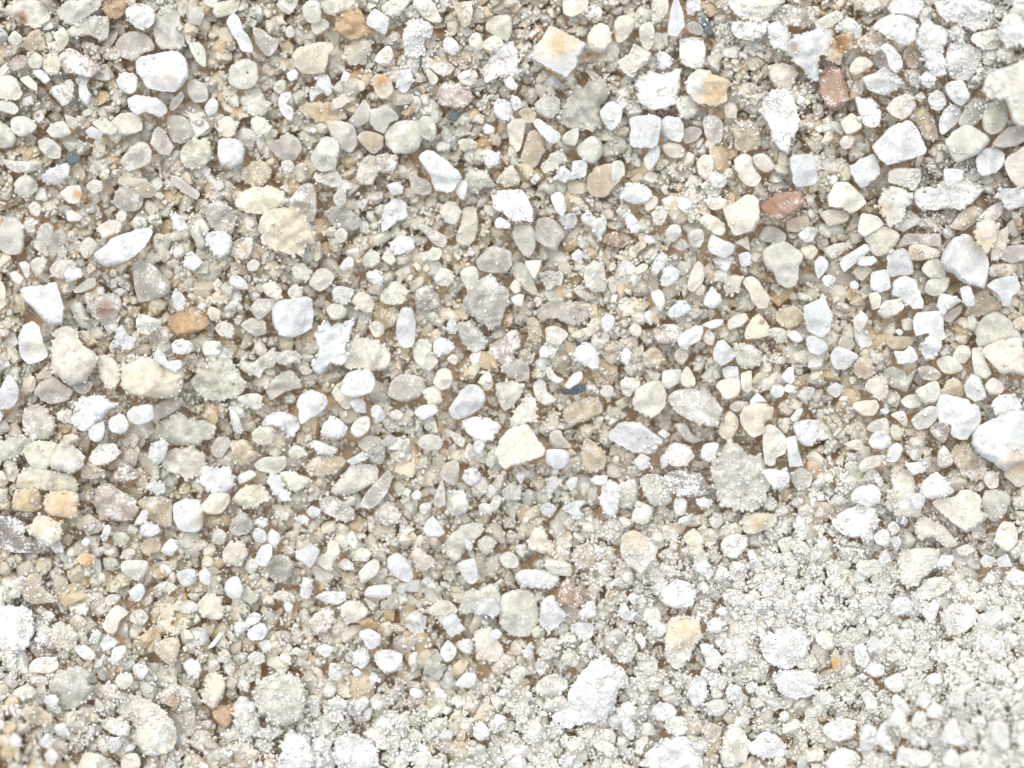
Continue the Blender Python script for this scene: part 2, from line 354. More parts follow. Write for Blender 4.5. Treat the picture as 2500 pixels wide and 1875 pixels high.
DATA[(1000, 450)] = """
pa1 !scuffed square|square smoky salt crystal with a white scuffed side : 665,70 740,45 900,40 950,90 1000,200 1000,310 920,300 830,300 760,240 680,190
ts0 !pale pillar|tall pale translucent salt pillar with rounded ends : 375,450 420,300 440,190 530,190 555,290 530,440 450,500
cr0 : 240,220 300,140 380,150 415,240 370,320 290,300
gs0 : 50,330 120,325 220,380 300,430 280,510 200,490 130,410
ws1 : 690,300 740,265 815,320 790,360 700,350
ts1 : 140,570 190,510 260,540 240,610 160,620
ts0 : 830,400 870,310 960,310 1010,370 1020,500 990,570 940,590 870,500
gs0 !dark smoky crystal|dark smoky grey salt crystal touching the scuffed square one : 1010,370 1040,280 1140,270 1210,320 1280,390 1220,470 1190,550 1100,510 1010,440
wr0 : 1220,270 1320,230 1360,290 1310,360 1240,330
wr0 : 1390,250 1460,220 1500,270 1590,270 1590,360 1540,440 1470,350 1400,310
gs1 !grey hexagon|flat grey six-sided salt plate over a dark fleck : 540,620 610,540 670,500 800,530 830,590 810,690 740,720 580,700
tr1 : 200,760 240,690 300,680 360,740 320,820 230,820
ts0 : 410,710 500,660 560,690 560,790 510,870 430,800
gr1 !grey cobble|large rounded grey translucent salt cobble with a white frosted brow : 430,940 500,850 570,760 650,740 730,790 800,860 810,950 770,1020 740,1120 680,1170 600,1150 510,1070 450,1000
da0 !black fleck|tiny blackish mineral fleck under the grey hexagon : 760,720 810,690 830,720 800,745
ts0 : 830,660 900,630 960,680 1000,780 1040,890 980,890 900,830 840,740
ca1 : 935,620 1070,615 1050,700 1010,770 960,700
gr0 : 1060,740 1110,700 1180,710 1180,820 1110,860
wa1 : 1310,570 1370,520 1410,570 1380,635 1320,610
tr1 : 1410,720 1450,640 1550,620 1580,680 1590,850 1500,870 1420,820
ca1 : 820,920 880,890 930,900 910,990 850,980
gr0 !long taupe slab|long taupe translucent salt slab : 1020,1040 1080,980 1180,910 1280,950 1440,950 1430,1070 1380,1130 1300,1150 1180,1090 1060,1100
tr0 : 380,1160 420,1110 490,1085 560,1140 600,1230 620,1310 550,1370 440,1300
pr0 !mottled chunk|mottled grey-brown salt chunk dusted with white : 640,1370 680,1280 760,1240 800,1190 870,1180 915,1240 900,1320 850,1380 820,1470 720,1440
yr0 : 950,1100 1020,1080 1070,1200 1030,1300 970,1240
ts1 : 1100,1170 1180,1145 1280,1200 1260,1260 1200,1320 1110,1290
wr1 !white acorn|white dusted acorn-shaped salt crystal : 1310,1370 1380,1300 1450,1290 1510,1340 1540,1440 1500,1510 1420,1480 1340,1430
ws1 : 1545,1110 1600,1050 1660,1080 1650,1160 1580,1195
br0 !rust-red fleck|rust-red rough fleck of stained salt : 1560,450 1600,400 1680,380 1730,430 1700,500 1600,500
gr0 : 730,1480 810,1430 900,1410 960,1480 970,1570 900,1600 800,1560
cr0 : 30,1380 60,1270 150,1260 180,1350 230,1440 170,1510 80,1480
wr1 : 300,1130 340,1085 385,1140 370,1210 310,1200
gr0 : 50,860 150,820 220,870 240,980 160,1020 60,1000
wa1 : 1140,100 1200,60 1250,90 1270,190 1240,265 1180,220
wr0 : 190,1290 240,1240 320,1260 370,1330 290,1390 200,1380
cs1 : 305,1420 350,1375 395,1410 370,1460
wr1 : 1055,1330 1110,1300 1190,1330 1170,1400 1070,1400
or0 : 750,1090 800,1040 840,1050 820,1150 760,1150
ca0 : 810,830 850,770 890,790 900,870 850,890
tr0 : 1330,850 1390,810 1430,860 1500,920 1400,930
ga0 : 1180,720 1220,690 1250,740 1230,820 1185,810
ts1 : 1100,1500 1140,1480 1190,1550 1250,1580 1200,1620 1130,1580
"""
DATA[(1500, 450)] = """
ca1 !beige pentagon|big beige translucent five-sided salt crystal : 880,200 970,150 1060,85 1130,85 1170,130 1185,270 1130,380 1060,400 970,420 930,350 900,280
br2 !rust-red crystal|rust-red crystal crusted with white, wedged by the beige pentagon : 1190,170 1260,120 1330,70 1480,55 1520,100 1555,160 1500,210 1420,260 1340,290 1250,270 1200,220
cr1 : 680,290 740,245 820,260 890,330 880,410 810,400 740,340
ts1 : 590,410 640,365 710,365 725,440 690,510 620,490
wa1 !pale wedge|bright pale kite-shaped salt wedge : 750,500 790,400 860,440 980,490 960,560 890,600 780,560
la1 : 1000,570 1080,545 1110,580 1100,660 1030,670
ca0 : 980,470 1080,420 1100,540 1030,500
ts1 !glowing round crystal|big round glowing pale salt crystal : 1195,600 1210,530 1290,480 1390,465 1480,520 1520,580 1500,690 1480,800 1420,840 1330,810 1290,730 1230,680
gs0 : 1170,420 1230,340 1310,350 1390,410 1370,480 1270,470 1190,470
ya0 : 1390,300 1490,260 1570,260 1575,330 1500,390 1400,380
wr1 : 1490,410 1560,340 1640,370 1610,450 1550,470
cs0 : 1510,520 1600,490 1650,540 1590,610 1530,580
wr1 : 70,260 120,220 200,310 190,380 140,385
tr1 : 300,230 380,180 430,240 400,310 340,330
ls1 : 405,400 450,330 520,330 545,390 480,465 420,430
cr0 : 740,130 800,100 900,120 910,180 820,220 760,180
ws1 !turnip bead|white turnip-shaped salt bead with a grey dimple : 720,950 750,880 790,820 830,870 865,900 860,970 800,1010 740,990
tr0 : 880,830 940,740 1020,740 1040,800 1000,870 910,890
cs1 !ivory dumbbell|ivory dumbbell-shaped salt grain : 1040,790 1100,740 1170,780 1220,860 1260,920 1240,990 1180,1005 1120,960 1090,880
ws1 !white leaf|white leaf-shaped salt sliver : 295,880 360,850 400,890 410,980 370,1030 320,960
ts0 : 650,860 690,800 730,830 720,890 670,900
ta0 : 915,1110 980,1060 1060,1040 1090,1090 1030,1150 930,1180
ws1 : 710,1140 800,1100 880,1095 870,1140 800,1170
ws1 !glossy rod|glossy white salt rod with rounded ends : 510,1260 560,1200 650,1150 720,1150 700,1250 620,1300 580,1340 530,1320
ca0 !cream tent|cream tent-shaped salt crystal : 1070,1150 1120,1080 1170,1040 1240,1120 1270,1210 1190,1250 1070,1260 1050,1220
yr0 : 1310,1050 1370,1000 1450,980 1520,1040 1500,1130 1400,1180 1320,1110
wa2 !white triangle|bright white rounded-triangle salt crystal : 800,1340 840,1270 890,1255 950,1330 985,1390 930,1440 860,1475 800,1420
ws1 : 1410,1210 1460,1180 1530,1250 1490,1285 1430,1260
yr0 : 230,1400 270,1340 350,1320 390,1400 360,1470 260,1480
cs1 : 540,1540 590,1480 640,1540 655,1620 590,1660 540,1610
wa0 : 870,1500 920,1470 1000,1480 1010,1560 900,1590
ca1 : 1025,1530 1110,1510 1115,1660 1080,1690 1030,1660
wa1 : 1340,1570 1400,1490 1450,1480 1460,1590 1420,1620
ts0 : 480,1380 540,1320 600,1370 590,1420 540,1460
ts0 : 120,1160 170,1130 225,1180 190,1240 130,1210
pr0 !brown dust patch|flat brown salt mass under a speckling of white dust : 310,1180 420,1130 540,1140 560,1220 480,1290 350,1290
wr0 : 440,1010 540,940 620,980 620,1040 500,1080 440,1060
wr0 : 340,590 390,550 440,590 410,660 360,720 320,740 300,680
wr0 : 390,690 460,660 530,710 490,800 380,820
cs0 : 710,1240 760,1180 810,1220 800,1300 740,1290
gs0 : 490,510 540,440 600,490 550,540
wr0 : 800,610 860,580 970,590 950,640 910,710 840,670
cs0 : 170,680 230,640 275,660 240,710 180,730
wr0 : 50,1380 90,1320 140,1370 110,1470 60,1440
tr0 : 1250,1180 1330,1160 1410,1200 1380,1280 1290,1260
tr0 : 950,1320 1080,1290 1190,1360 1180,1460 1050,1490 970,1420
tr0 : 20,220 60,160 120,180 100,250 50,265
cs0 : 240,140 300,90 355,120 330,190 260,220
cs0 : 620,700 680,620 730,680 720,790 650,860 590,840
"""
DATA[(2000, 450)] = """
ca1 !cream block|chunky cream salt block with a crumbled lower corner : 70,90 130,-15 230,-20 290,30 350,90 385,150 310,210 250,240 190,200 80,180
ts0 : 10,240 80,200 180,210 240,240 230,300 90,340 40,290
cr1 !amber-stained crystal|cream salt crystal with a black dot and an amber stain : 475,120 520,40 600,20 680,30 770,90 720,200 680,270 620,340 560,330 510,250 480,180
ga0 !glassy shard|clear glassy pointed salt shard poking from under a cream crystal : 680,270 720,210 790,240 835,280 790,330 680,385 600,350
ca1 : 310,380 340,235 450,250 530,320 470,370 370,430
ts1 !sage fan|sage-grey translucent fan-shaped salt crystal : 370,430 470,360 550,340 655,410 600,520 540,575 440,575 400,500
wa1 !slim rod|slim white rectangular salt rod : 165,640 200,580 290,530 370,480 420,530 360,590 280,650 200,710
wa1 : 310,640 350,590 440,580 475,620 420,660 330,660
ts0 : 275,700 330,660 410,670 420,710 350,780 290,740
ls1 !lavender tablet|smooth lavender-grey translucent salt tablet : 550,580 600,540 690,520 740,590 765,720 650,740 560,740
wa1 : 410,780 430,710 550,690 580,840 490,880 420,850
wa1 !stepped white crystal|white stepped salt crystal with a clear window : 580,890 610,780 690,740 780,770 810,860 850,960 840,1010 760,1000 700,970 650,930
ca1 : 400,890 470,870 505,920 490,1000 430,1010
cr1 : 485,1020 520,950 640,930 695,980 650,1040 540,1090 490,1060
wa1 !ribbed block|white ribbed salt block with a forked lower edge : 755,1110 790,1040 960,1025 1005,1080 1010,1190 1030,1240 980,1270 880,1210 780,1230
ws1 !half-clear crystal|large rounded salt crystal, half clear and half frosted : 980,600 1030,510 1100,430 1200,400 1260,460 1320,520 1370,610 1370,720 1340,840 1280,830 1180,800 1100,740 1010,680
ts0 : 830,690 880,620 960,600 1010,680 1020,750 900,760
ts0 : 850,870 890,770 1050,750 1040,850 960,910
ys0 : 720,560 740,490 850,490 960,530 980,590 880,610 750,620
ga0 : 620,520 700,400 850,400 980,400 990,500 900,500 760,480
ys0 : 1060,340 1150,220 1250,170 1330,210 1280,290 1180,370 1090,360
cr2 !yolk-cream lump|layered yolk-cream salt lump : 1250,380 1290,300 1370,280 1460,330 1440,440 1400,510 1360,560 1310,520 1260,440
cr0 : 1390,560 1440,400 1530,340 1530,440 1500,560 1430,620
ca0 : 1270,290 1380,180 1500,130 1480,240 1420,300
wa2 !white anvil|pure white anvil-shaped salt crystal : 1360,820 1420,770 1510,745 1600,740 1635,850 1570,910 1550,980 1490,985 1440,890
wa1 : 1140,840 1220,815 1260,920 1260,985 1190,990 1155,920
wr1 : 960,940 1020,885 1150,940 1080,990 990,1060
yr0 : 1250,900 1350,860 1440,950 1470,1010 1350,1060 1220,1070 1190,1000
ts0 !greyish dome|tall greyish translucent salt dome behind a peach slab : 1280,1140 1340,1070 1430,1030 1530,1080 1610,1180 1640,1260 1550,1250 1400,1300 1280,1310 1270,1220
cs1 !peach slab|broad peach-cream salt slab with a tiny black dot : 1325,1330 1400,1290 1500,1250 1640,1250 1660,1400 1700,1550 1560,1530 1480,1540 1400,1450 1340,1390
ta0 : 1240,1330 1320,1320 1350,1430 1400,1530 1350,1580 1260,1560 1240,1450
wr1 : 835,1300 880,1230 950,1260 1000,1310 950,1380 900,1420 840,1400
wa1 !white envelope|small white envelope-shaped salt crystal beside a peach lens : 605,1350 680,1350 740,1310 780,1340 805,1410 760,1450 640,1455
ys0 !peach lens|peach lens-shaped translucent salt grain : 540,1280 600,1230 760,1240 740,1310 600,1340
ts0 : 1080,1390 1120,1310 1200,1310 1230,1380 1170,1450 1100,1430
ls1 !milky lump|milky blue-white salt lump with smooth skin : 90,1380 150,1310 240,1340 320,1390 280,1440 220,1500 120,1480
cr0 !pink-speckled crumb|pink-speckled crumbly salt grain beside the milky lump : 265,1470 330,1400 400,1410 450,1520 390,1580 290,1540
ta1 : 270,1100 340,1020 400,1080 380,1150 330,1210 290,1160
gs0 : 800,1490 900,1470 990,1540 930,1590 830,1570
ts0 : 1000,1520 950,1430 1050,1390 1160,1470 1160,1510 1080,1540
wr1 : 1420,100 1480,40 1660,30 1720,90 1650,170 1530,200 1480,130
ga0 : 1530,500 1660,490 1720,600 1560,640 1460,600
yr0 : 1370,740 1390,650 1580,640 1600,700 1500,750
wa2 !tall angular block|tall white angular salt block with notched sides : -134,1010 -80,960 0,930 20,885 50,910 75,990 115,1080 85,1190 20,1240 -60,1210 -100,1180
ws1 : -110,1270 -70,1220 0,1230 75,1310 40,1370 -20,1385 -90,1330
pr0 !dust-streaked slab|large grey-brown salt slab streaked with white dust under a flared cube : 780,60 950,0 1150,-60 1330,20 1280,110 1180,200 1060,210 930,210 800,180
ws1 : 0,580 40,590 75,650 40,720 -10,760 -40,650
tr0 : 40,540 110,490 200,470 260,490 200,550 110,610
wr1 : 20,760 80,730 130,760 110,820 40,830
ws1 : 250,800 290,780 325,820 300,850 255,840
ws1 : 615,1190 650,1170 680,1200 650,1230
tr0 : 670,1110 720,1070 760,1110 750,1180 680,1180
gs0 : 1000,1080 1080,1010 1160,980 1140,1050 1060,1120
gs0 : 330,860 380,810 430,840 410,900 350,900
"""
DATA[(0, 900)] = """
ls1 !lavender slab|upright lavender-white salt slab : 0,160 60,50 120,90 160,190 110,310 30,330 -40,320 -50,200
gs0 !striated pillow|striated grey pillow-shaped salt crystal : 275,190 330,100 430,65 520,130 590,180 540,260 410,285 310,240
gs0 : 590,140 720,100 750,130 700,200 640,200
wr1 !frosted oyster|frosted oyster-shaped salt crystal with clear patches : 580,420 610,290 680,230 800,215 890,250 940,300 860,370 800,430 690,510 620,480
wa2 !lilac-white brick|lilac-white rounded brick of salt : 1025,360 1080,310 1190,285 1245,300 1255,400 1200,440 1120,460 1050,430
ws1 : 875,440 920,380 1000,370 1050,470 990,530 900,510
ws1 : 715,540 740,470 830,430 850,480 830,570 770,595
tr0 !wide pale slab|wide pale green-grey salt slab resting over a peach mass : 1295,550 1310,430 1380,370 1460,350 1560,400 1700,440 1750,480 1720,570 1600,630 1450,620 1330,590
gs0 : 1260,300 1360,250 1470,230 1470,300 1380,370 1270,410
gr0 : 190,450 180,380 260,290 340,300 410,360 450,430 430,540 320,590 240,570
tr0 : 0,620 80,560 180,540 270,600 200,680 60,740 -40,750
cr0 : 190,650 270,590 430,590 470,620 430,740 400,800 330,830 230,770
cr1 !ivory cap|ivory salt cap sitting on the lumpy stack of blocks : 400,760 460,620 540,600 610,640 680,720 650,810 560,850 440,820
tr0 : 140,850 250,780 400,820 560,850 640,930 600,1020 450,1000 250,980 140,960
yr1 !yellow sugary block|yellow sugary salt block beside an orange-faced one : 100,1070 130,980 250,970 320,1010 320,1130 230,1160 120,1140
cr1 !orange-faced block|cream salt block with an orange face : 360,1100 380,1020 500,990 630,1010 630,1110 600,1200 480,1200 380,1170
cr1 !ivory spearhead|ivory salt spearhead with a black fleck : 225,1310 270,1220 360,1190 480,1240 510,1300 490,1380 400,1440 330,1400
pr0 : 720,720 800,620 920,610 970,690 880,770 760,790
yr0 : 650,840 700,760 790,800 850,850 770,890 670,890
pr0 !dust-topped wedge|grey-brown salt wedge with white dust on top : 760,1050 800,960 890,930 970,980 1100,1060 1110,1160 1050,1230 900,1230 790,1180
yr0 : 1110,1090 1230,1030 1380,1050 1390,1180 1390,1280 1260,1250
wr1 : 1205,650 1260,590 1340,575 1360,640 1330,740 1260,790 1210,740
cr0 !peach crumbly mass|peach crumbly salt mass under the wide pale slab : 1310,780 1380,660 1500,640 1660,690 1660,800 1560,880 1400,850
ws1 !tan-faced nugget|white frosted salt nugget with one tan face : 1400,1120 1450,1070 1540,1050 1620,1070 1650,1160 1640,1280 1580,1330 1460,1310 1410,1220
cr1 !orange-smeared grain|small white salt grain with an orange smear : 620,1540 690,1490 770,1520 760,1580 660,1590
yr0 : 1140,1450 1200,1370 1300,1400 1290,1480 1190,1510
wr1 : 1300,1480 1370,1380 1420,1390 1440,1460 1390,1520
qr0 !dark dusty crust|dark grey dusty salt crust beside the ivory spearhead : -30,1180 100,1200 230,1260 200,1350 380,1400 390,1480 250,1490 0,1460
pr0 : 930,850 1000,760 1080,800 1120,870 1020,920 940,900
wr1 : 1130,1330 1170,1250 1250,1250 1300,1310 1220,1370
wr1 : 820,1370 850,1270 900,1280 890,1350 840,1400
wr1 : 1090,1250 1150,1150 1210,1160 1180,1240 1120,1270
ws1 : 655,1410 690,1370 730,1400 700,1445
tr0 : 460,370 530,330 580,340 570,420 530,450 470,420
wr0 : 1170,970 1240,910 1330,930 1330,1010 1250,1010
tr0 : 910,1340 980,1320 1050,1370 1010,1430 930,1420
wr0 : 410,1430 470,1370 520,1480 440,1490
"""
DATA[(500, 900)] = """
tr0 : 260,230 400,200 460,220 450,330 330,310
gs0 : 495,160 570,70 680,10 750,60 790,150 700,170 620,200 540,260 510,220
ws2 !flat white cap|clean white flat-topped salt cap over a cream grain : 1110,150 1150,40 1330,5 1380,100 1350,190 1280,220 1200,240 1100,200
cr0 : 1030,200 1080,120 1160,160 1200,240 1170,330 1100,300
ws1 !white pick|bright white salt crystal shaped like a guitar pick : 745,290 770,220 850,170 950,200 1000,250 960,330 880,400 780,450 760,380
la1 : 1170,270 1240,230 1300,270 1305,360 1220,350
tr1 : 380,540 430,480 560,480 560,590 480,620 400,590
wr0 : 450,450 540,360 640,350 760,400 770,470 690,550 620,490 560,470
wr1 !knobbly white grain|knobbly white salt grain with stubby arms : 945,530 960,450 1020,390 1100,410 1150,480 1120,560 1010,570
ts1 : 1180,480 1230,410 1320,385 1340,450 1310,520 1240,560 1190,530
wr1 : 1340,340 1380,290 1430,310 1460,390 1410,435 1360,400
yr1 !tan pear|tan grainy pear-shaped salt grain : 210,600 260,580 340,590 400,660 440,690 390,750 280,780 230,700
gs0 : 50,650 100,560 190,560 210,620 130,725 70,700
ts0 : 400,780 470,720 580,710 660,710 660,790 580,850 450,830
wr1 !streaked lump|crumpled salt lump streaked with white : -50,850 0,790 100,810 170,790 240,870 230,960 180,1010 60,1010 0,960 -40,920
cs1 !flat cream oval|flat cream oval salt grain under a streaked lump : 10,1060 60,1010 190,1010 200,1080 130,1170 20,1175 -40,1120
cr0 : 220,1060 280,980 400,940 500,970 520,1060 450,1100 380,1140 270,1100
wr1 !white bone|bone-shaped white salt grain : 510,910 560,850 620,880 640,970 700,1010 690,1070 630,1080 570,1020
cr0 : 600,850 680,830 780,860 860,900 800,970 700,990 640,930
yr0 : 820,780 930,700 1100,710 1140,760 1080,840 960,870 840,850
tr0 !sugary potato|large yellow-grey sugary salt lump beside a dark blade : 1030,970 1100,880 1180,790 1300,770 1400,800 1400,900 1330,960 1200,1010 1050,1020
gr0 : 1240,600 1330,540 1420,560 1460,620 1450,740 1380,770 1290,680
ga1 !grey blade|slim dark grey salt blade : 1250,1110 1310,1000 1400,900 1490,815 1520,880 1480,1000 1410,1100 1320,1140
gr0 : 1380,1170 1450,1080 1560,1120 1590,1210 1480,1280 1400,1230
gr0 : 935,1080 1000,1030 1120,1070 1200,1130 1220,1200 1140,1240 1000,1190 940,1140
ws1 : 385,1350 420,1290 490,1320 490,1400 420,1410
wa1 !white kernel|pointed white salt kernel touching a rounder white grain : 495,1380 540,1295 610,1340 605,1400 560,1455
wa2 !blue-white star|blue-white star-shaped salt crystal : 725,1480 800,1450 860,1410 930,1470 900,1560 850,1620 790,1570 740,1540
cr1 : 890,1540 980,1490 1000,1400 1070,1400 1100,1490 1050,1570 1010,1640 920,1590
ws1 : 415,1520 470,1430 540,1430 545,1520 500,1600 430,1590
tr0 : 140,1560 160,1440 240,1390 330,1430 350,1500 280,1600 180,1590
gr0 : 490,1640 560,1530 650,1510 720,1580 690,1690 600,1740
tr0 : 1190,1500 1270,1450 1350,1490 1320,1560 1220,1560
wr0 : 1070,1600 1130,1540 1200,1580 1190,1640
ts0 : 1250,1640 1370,1540 1420,1600 1370,1690 1270,1740
gr0 : 200,1270 300,1160 390,1230 400,1300 300,1350 220,1340
wr0 : 200,330 240,330 290,430 300,530 240,510 210,420
gs0 : 1485,160 1540,70 1650,40 1770,80 1790,170 1700,250 1590,270 1490,220
wr0 : 860,620 900,580 1010,620 1080,650 1040,700 930,690
wa0 : 820,1160 860,1110 940,1140 920,1200 850,1200
wr0 : 720,1220 790,1185 850,1220 790,1260
tr0 : 680,680 720,620 800,640 830,700 740,740
wr0 : 400,1240 470,1200 520,1260 470,1300
tr0 : 50,1370 100,1290 180,1340 150,1420 80,1420
ws0 : 270,870 370,820 420,860 350,910 280,930
wr1 : 1170,740 1270,675 1330,720 1260,760 1190,780
ts0 : 1490,370 1550,330 1610,370 1560,420 1510,410
"""
DATA[(1000, 900)] = """
cs1 !cream egg|smooth cream egg-shaped salt grain : 190,110 240,10 310,0 350,70 320,150 250,170
cr0 : 100,180 190,140 250,180 260,280 170,300 120,240
ls1 !pearl-grey drop|pearl-grey drop-shaped salt crystal : 320,320 380,220 470,130 560,140 615,230 590,310 480,380 380,415 330,380
tr0 : 690,150 790,100 880,110 920,180 870,270 770,345 720,260
tr0 : 570,80 640,20 680,120 640,180 590,160
ts0 !translucent tooth|translucent tooth-shaped salt crystal : 1000,130 1050,85 1100,110 1120,190 1200,250 1100,300 1020,240
da1 !slate sliver|dark slate sliver with a white crust : 1210,160 1300,170 1340,130 1420,125 1425,180 1360,210 1240,205
ws2 : 1260,130 1320,50 1390,20 1395,90 1330,140 1280,160
yr0 !sprinkled tan dome|tan salt dome sprinkled with white crumbs : 1240,380 1280,300 1380,250 1480,230 1560,290 1560,350 1480,400 1380,440 1290,470
cr0 : 810,440 870,320 960,205 1010,240 1040,340 990,440 880,470
ca2 !cream wedge|large fan-shaped cream salt wedge : 695,680 720,580 790,500 880,460 960,450 1020,540 1100,660 1080,710 990,740 920,780 840,790 770,825 710,760
ws2 !glassy nugget|small glassy blue-white salt nugget touching the large cream wedge : 1100,740 1110,660 1200,650 1270,660 1300,700 1280,780 1220,815 1150,800
gs0 : 1130,570 1150,510 1220,500 1250,560 1310,630 1230,650 1160,640
ws1 : 35,350 100,300 190,290 230,340 180,390 100,415
ts1 !clear oval bead|clear oval salt bead with grey rim : 60,600 110,540 200,530 270,580 250,650 160,665 90,640
pr0 : 420,420 540,385 680,410 750,470 700,560 600,610 500,550 440,490
wr1 : 510,620 560,575 615,620 580,690 530,690
tr0 : 440,700 480,600 520,650 515,720 470,740
gs0 : 250,830 300,760 390,750 400,880 360,950 280,910
ta1 !pale spindle|narrow pale upright salt spindle : 195,1060 230,960 265,890 290,1000 290,1100 240,1130 200,1110
wr0 : 430,870 470,810 540,810 580,870 530,940 460,930
wa2 !white pyramid|small white salt pyramid : 100,1310 140,1230 190,1195 240,1250 290,1330 250,1360 150,1370
tr0 : 270,1440 340,1330 450,1260 590,1250 590,1330 500,1420 390,1560 310,1520
tr0 : 550,1410 610,1355 680,1380 690,1450 620,1510 560,1460
ts0 : 730,1520 800,1480 870,1520 880,1600 790,1620 740,1570
cr0 : 960,1400 1000,1300 1080,1290 1140,1390 1160,1480 1060,1500 970,1460
wa1 !little rectangle|little white rectangular salt chip : 1480,890 1500,865 1605,865 1590,950 1500,940
wr1 : 1540,1000 1600,910 1680,930 1700,1050 1660,1200 1570,1160 1550,1080
yr0 : 1390,700 1420,560 1500,600 1590,700 1570,800 1440,840
yr0 : 1310,1530 1350,1450 1450,1410 1500,1480 1490,1600 1350,1620
wa1 : 440,1370 500,1400 515,1440 490,1480 455,1440
wa1 : 1265,930 1300,880 1360,880 1350,960 1300,990
wr0 : 1110,900 1170,870 1240,910 1190,980 1120,1020
ws1 : 860,870 900,840 940,870 900,930
wr0 : 10,1030 60,980 105,1020 60,1070
wr0 : 80,1110 130,1085 180,1110 140,1170 90,1160
tr0 : 750,990 830,930 910,980 880,1060 780,1060
wr0 : 1230,1130 1310,1080 1430,1080 1380,1140 1420,1190 1350,1220 1280,1170
wr0 : 1060,1110 1130,1080 1190,1120 1150,1200 1080,1190
tr0 : 310,1000 400,980 470,1020 480,1130 400,1200 310,1170 300,1080
tr0 : 560,1110 630,1090 690,1130 650,1180 570,1170
ts0 : 1540,190 1590,130 1650,150 1650,220 1580,230
ga0 : 300,490 360,510 450,570 430,640 370,600
tr0 : 640,680 620,780 680,790 700,640
cr0 : 20,1480 90,1440 160,1500 210,1570 120,1640 30,1590
"""
DATA[(1500, 900)] = """
cs1 !cream cobble|smooth cream salt cobble next to the frosted egg stone : 145,300 170,180 260,110 370,100 420,200 410,300 330,390 230,370
tr0 : 45,120 100,70 200,90 200,160 130,220 70,200
ps2 !frosted egg|big egg-shaped salt stone frosted white on top : 430,240 490,180 620,160 740,180 830,260 880,330 840,440 800,475 680,450 560,390 470,320
wa1 !white boat|wide white glassy boat-shaped salt crystal : -40,510 20,450 100,430 210,430 300,500 400,580 350,650 290,690 160,680 60,630 -40,570
ta0 !slanting rod|pale slanting salt rod below the frosted egg : 480,450 580,440 630,530 715,580 640,605 560,570
cs0 : 845,500 870,410 930,340 1000,400 1000,480 940,580 870,560
cs1 !black-specked boulder|cream salt boulder with a single black speck joined to an ivory club : 1010,390 1070,300 1180,270 1270,300 1280,400 1220,440 1220,520 1130,560 1060,500
wa1 : 1095,260 1160,195 1240,270 1180,270 1110,300
ts0 : 935,300 990,260 1080,270 1080,320 1000,350 940,330
cs1 !ivory club|ivory club-shaped salt crystal : 1200,600 1220,470 1290,460 1390,560 1390,680 1310,720 1300,780 1220,770
wa1 !white plank|short white plank-like salt crystal beside the ivory club : 1390,560 1470,545 1490,650 1525,780 1420,805 1400,700
wr0 !frosty square|square frosty white salt crust : 1450,440 1640,420 1640,560 1600,630 1490,600
ws1 : 700,720 720,620 800,595 850,610 820,700 770,760
tr1 !holed grey cluster|very large grey translucent salt cluster with one black hole : 780,760 850,700 900,600 1000,600 1070,680 1190,720 1230,800 1270,920 1230,1020 1180,1120 1030,1150 880,1110 820,980
wr1 : 1200,830 1300,810 1420,850 1400,960 1300,990 1250,920
qr1 !plum-grey crystal|dark plum-grey salt crystal peppered with white dust : 390,900 450,830 560,820 690,850 760,960 740,1030 640,1050 540,1030 430,1000
pr0 : 400,660 500,600 620,640 650,720 560,800 440,780
ts1 !translucent lens|long translucent lens of salt touching the plum-grey crystal : 205,900 290,850 380,870 420,960 470,1060 380,1120 290,1090 230,1000
ws0 : 480,1080 530,1030 590,1080 570,1180 500,1180
tr0 : 0,960 100,900 190,930 190,1080 80,1140 -20,1080
ca2 !peach-cornered diamond|large white salt diamond with a peach corner : 45,1430 80,1330 160,1305 280,1370 350,1460 330,1540 220,1655 120,1600 60,1520
cr0 : 560,1360 640,1300 720,1370 710,1440 750,1510 760,1580 650,1560 600,1450
cr0 : 1030,1250 1050,1180 1200,1160 1310,1190 1300,1270 1170,1330 1060,1330
pr0 : 860,1420 930,1340 1060,1350 1080,1440 1000,1530 900,1520
gs0 : 1420,870 1500,800 1600,850 1580,960 1480,980
ws1 : 1080,1480 1120,1470 1170,1550 1160,1590 1100,1560
cr0 : 140,1170 200,1080 300,1120 300,1220 220,1260 150,1230
wr1 : 160,760 210,690 280,720 280,790 220,830
ws1 : 1260,190 1300,130 1380,150 1360,220 1300,240
wa0 : 380,140 390,20 540,0 530,110 450,165 400,150
cs1 : 820,140 880,90 1010,80 1025,170 990,230 900,250 850,180
ws1 : 1375,160 1400,125 1470,150 1440,195 1390,190
tr0 : 1480,220 1540,150 1620,160 1590,240 1540,280
wr0 : 1420,410 1480,330 1530,330 1480,430
wr1 : 350,520 400,490 440,530 410,570
wr0 : 370,720 420,690 440,770 390,810
wr1 : 660,1070 740,1040 800,1080 760,1130 690,1120
wr0 : 520,1220 580,1190 640,1170 600,1260 540,1260
tr0 : 1210,1060 1270,1030 1320,1080 1280,1150 1220,1130
"""
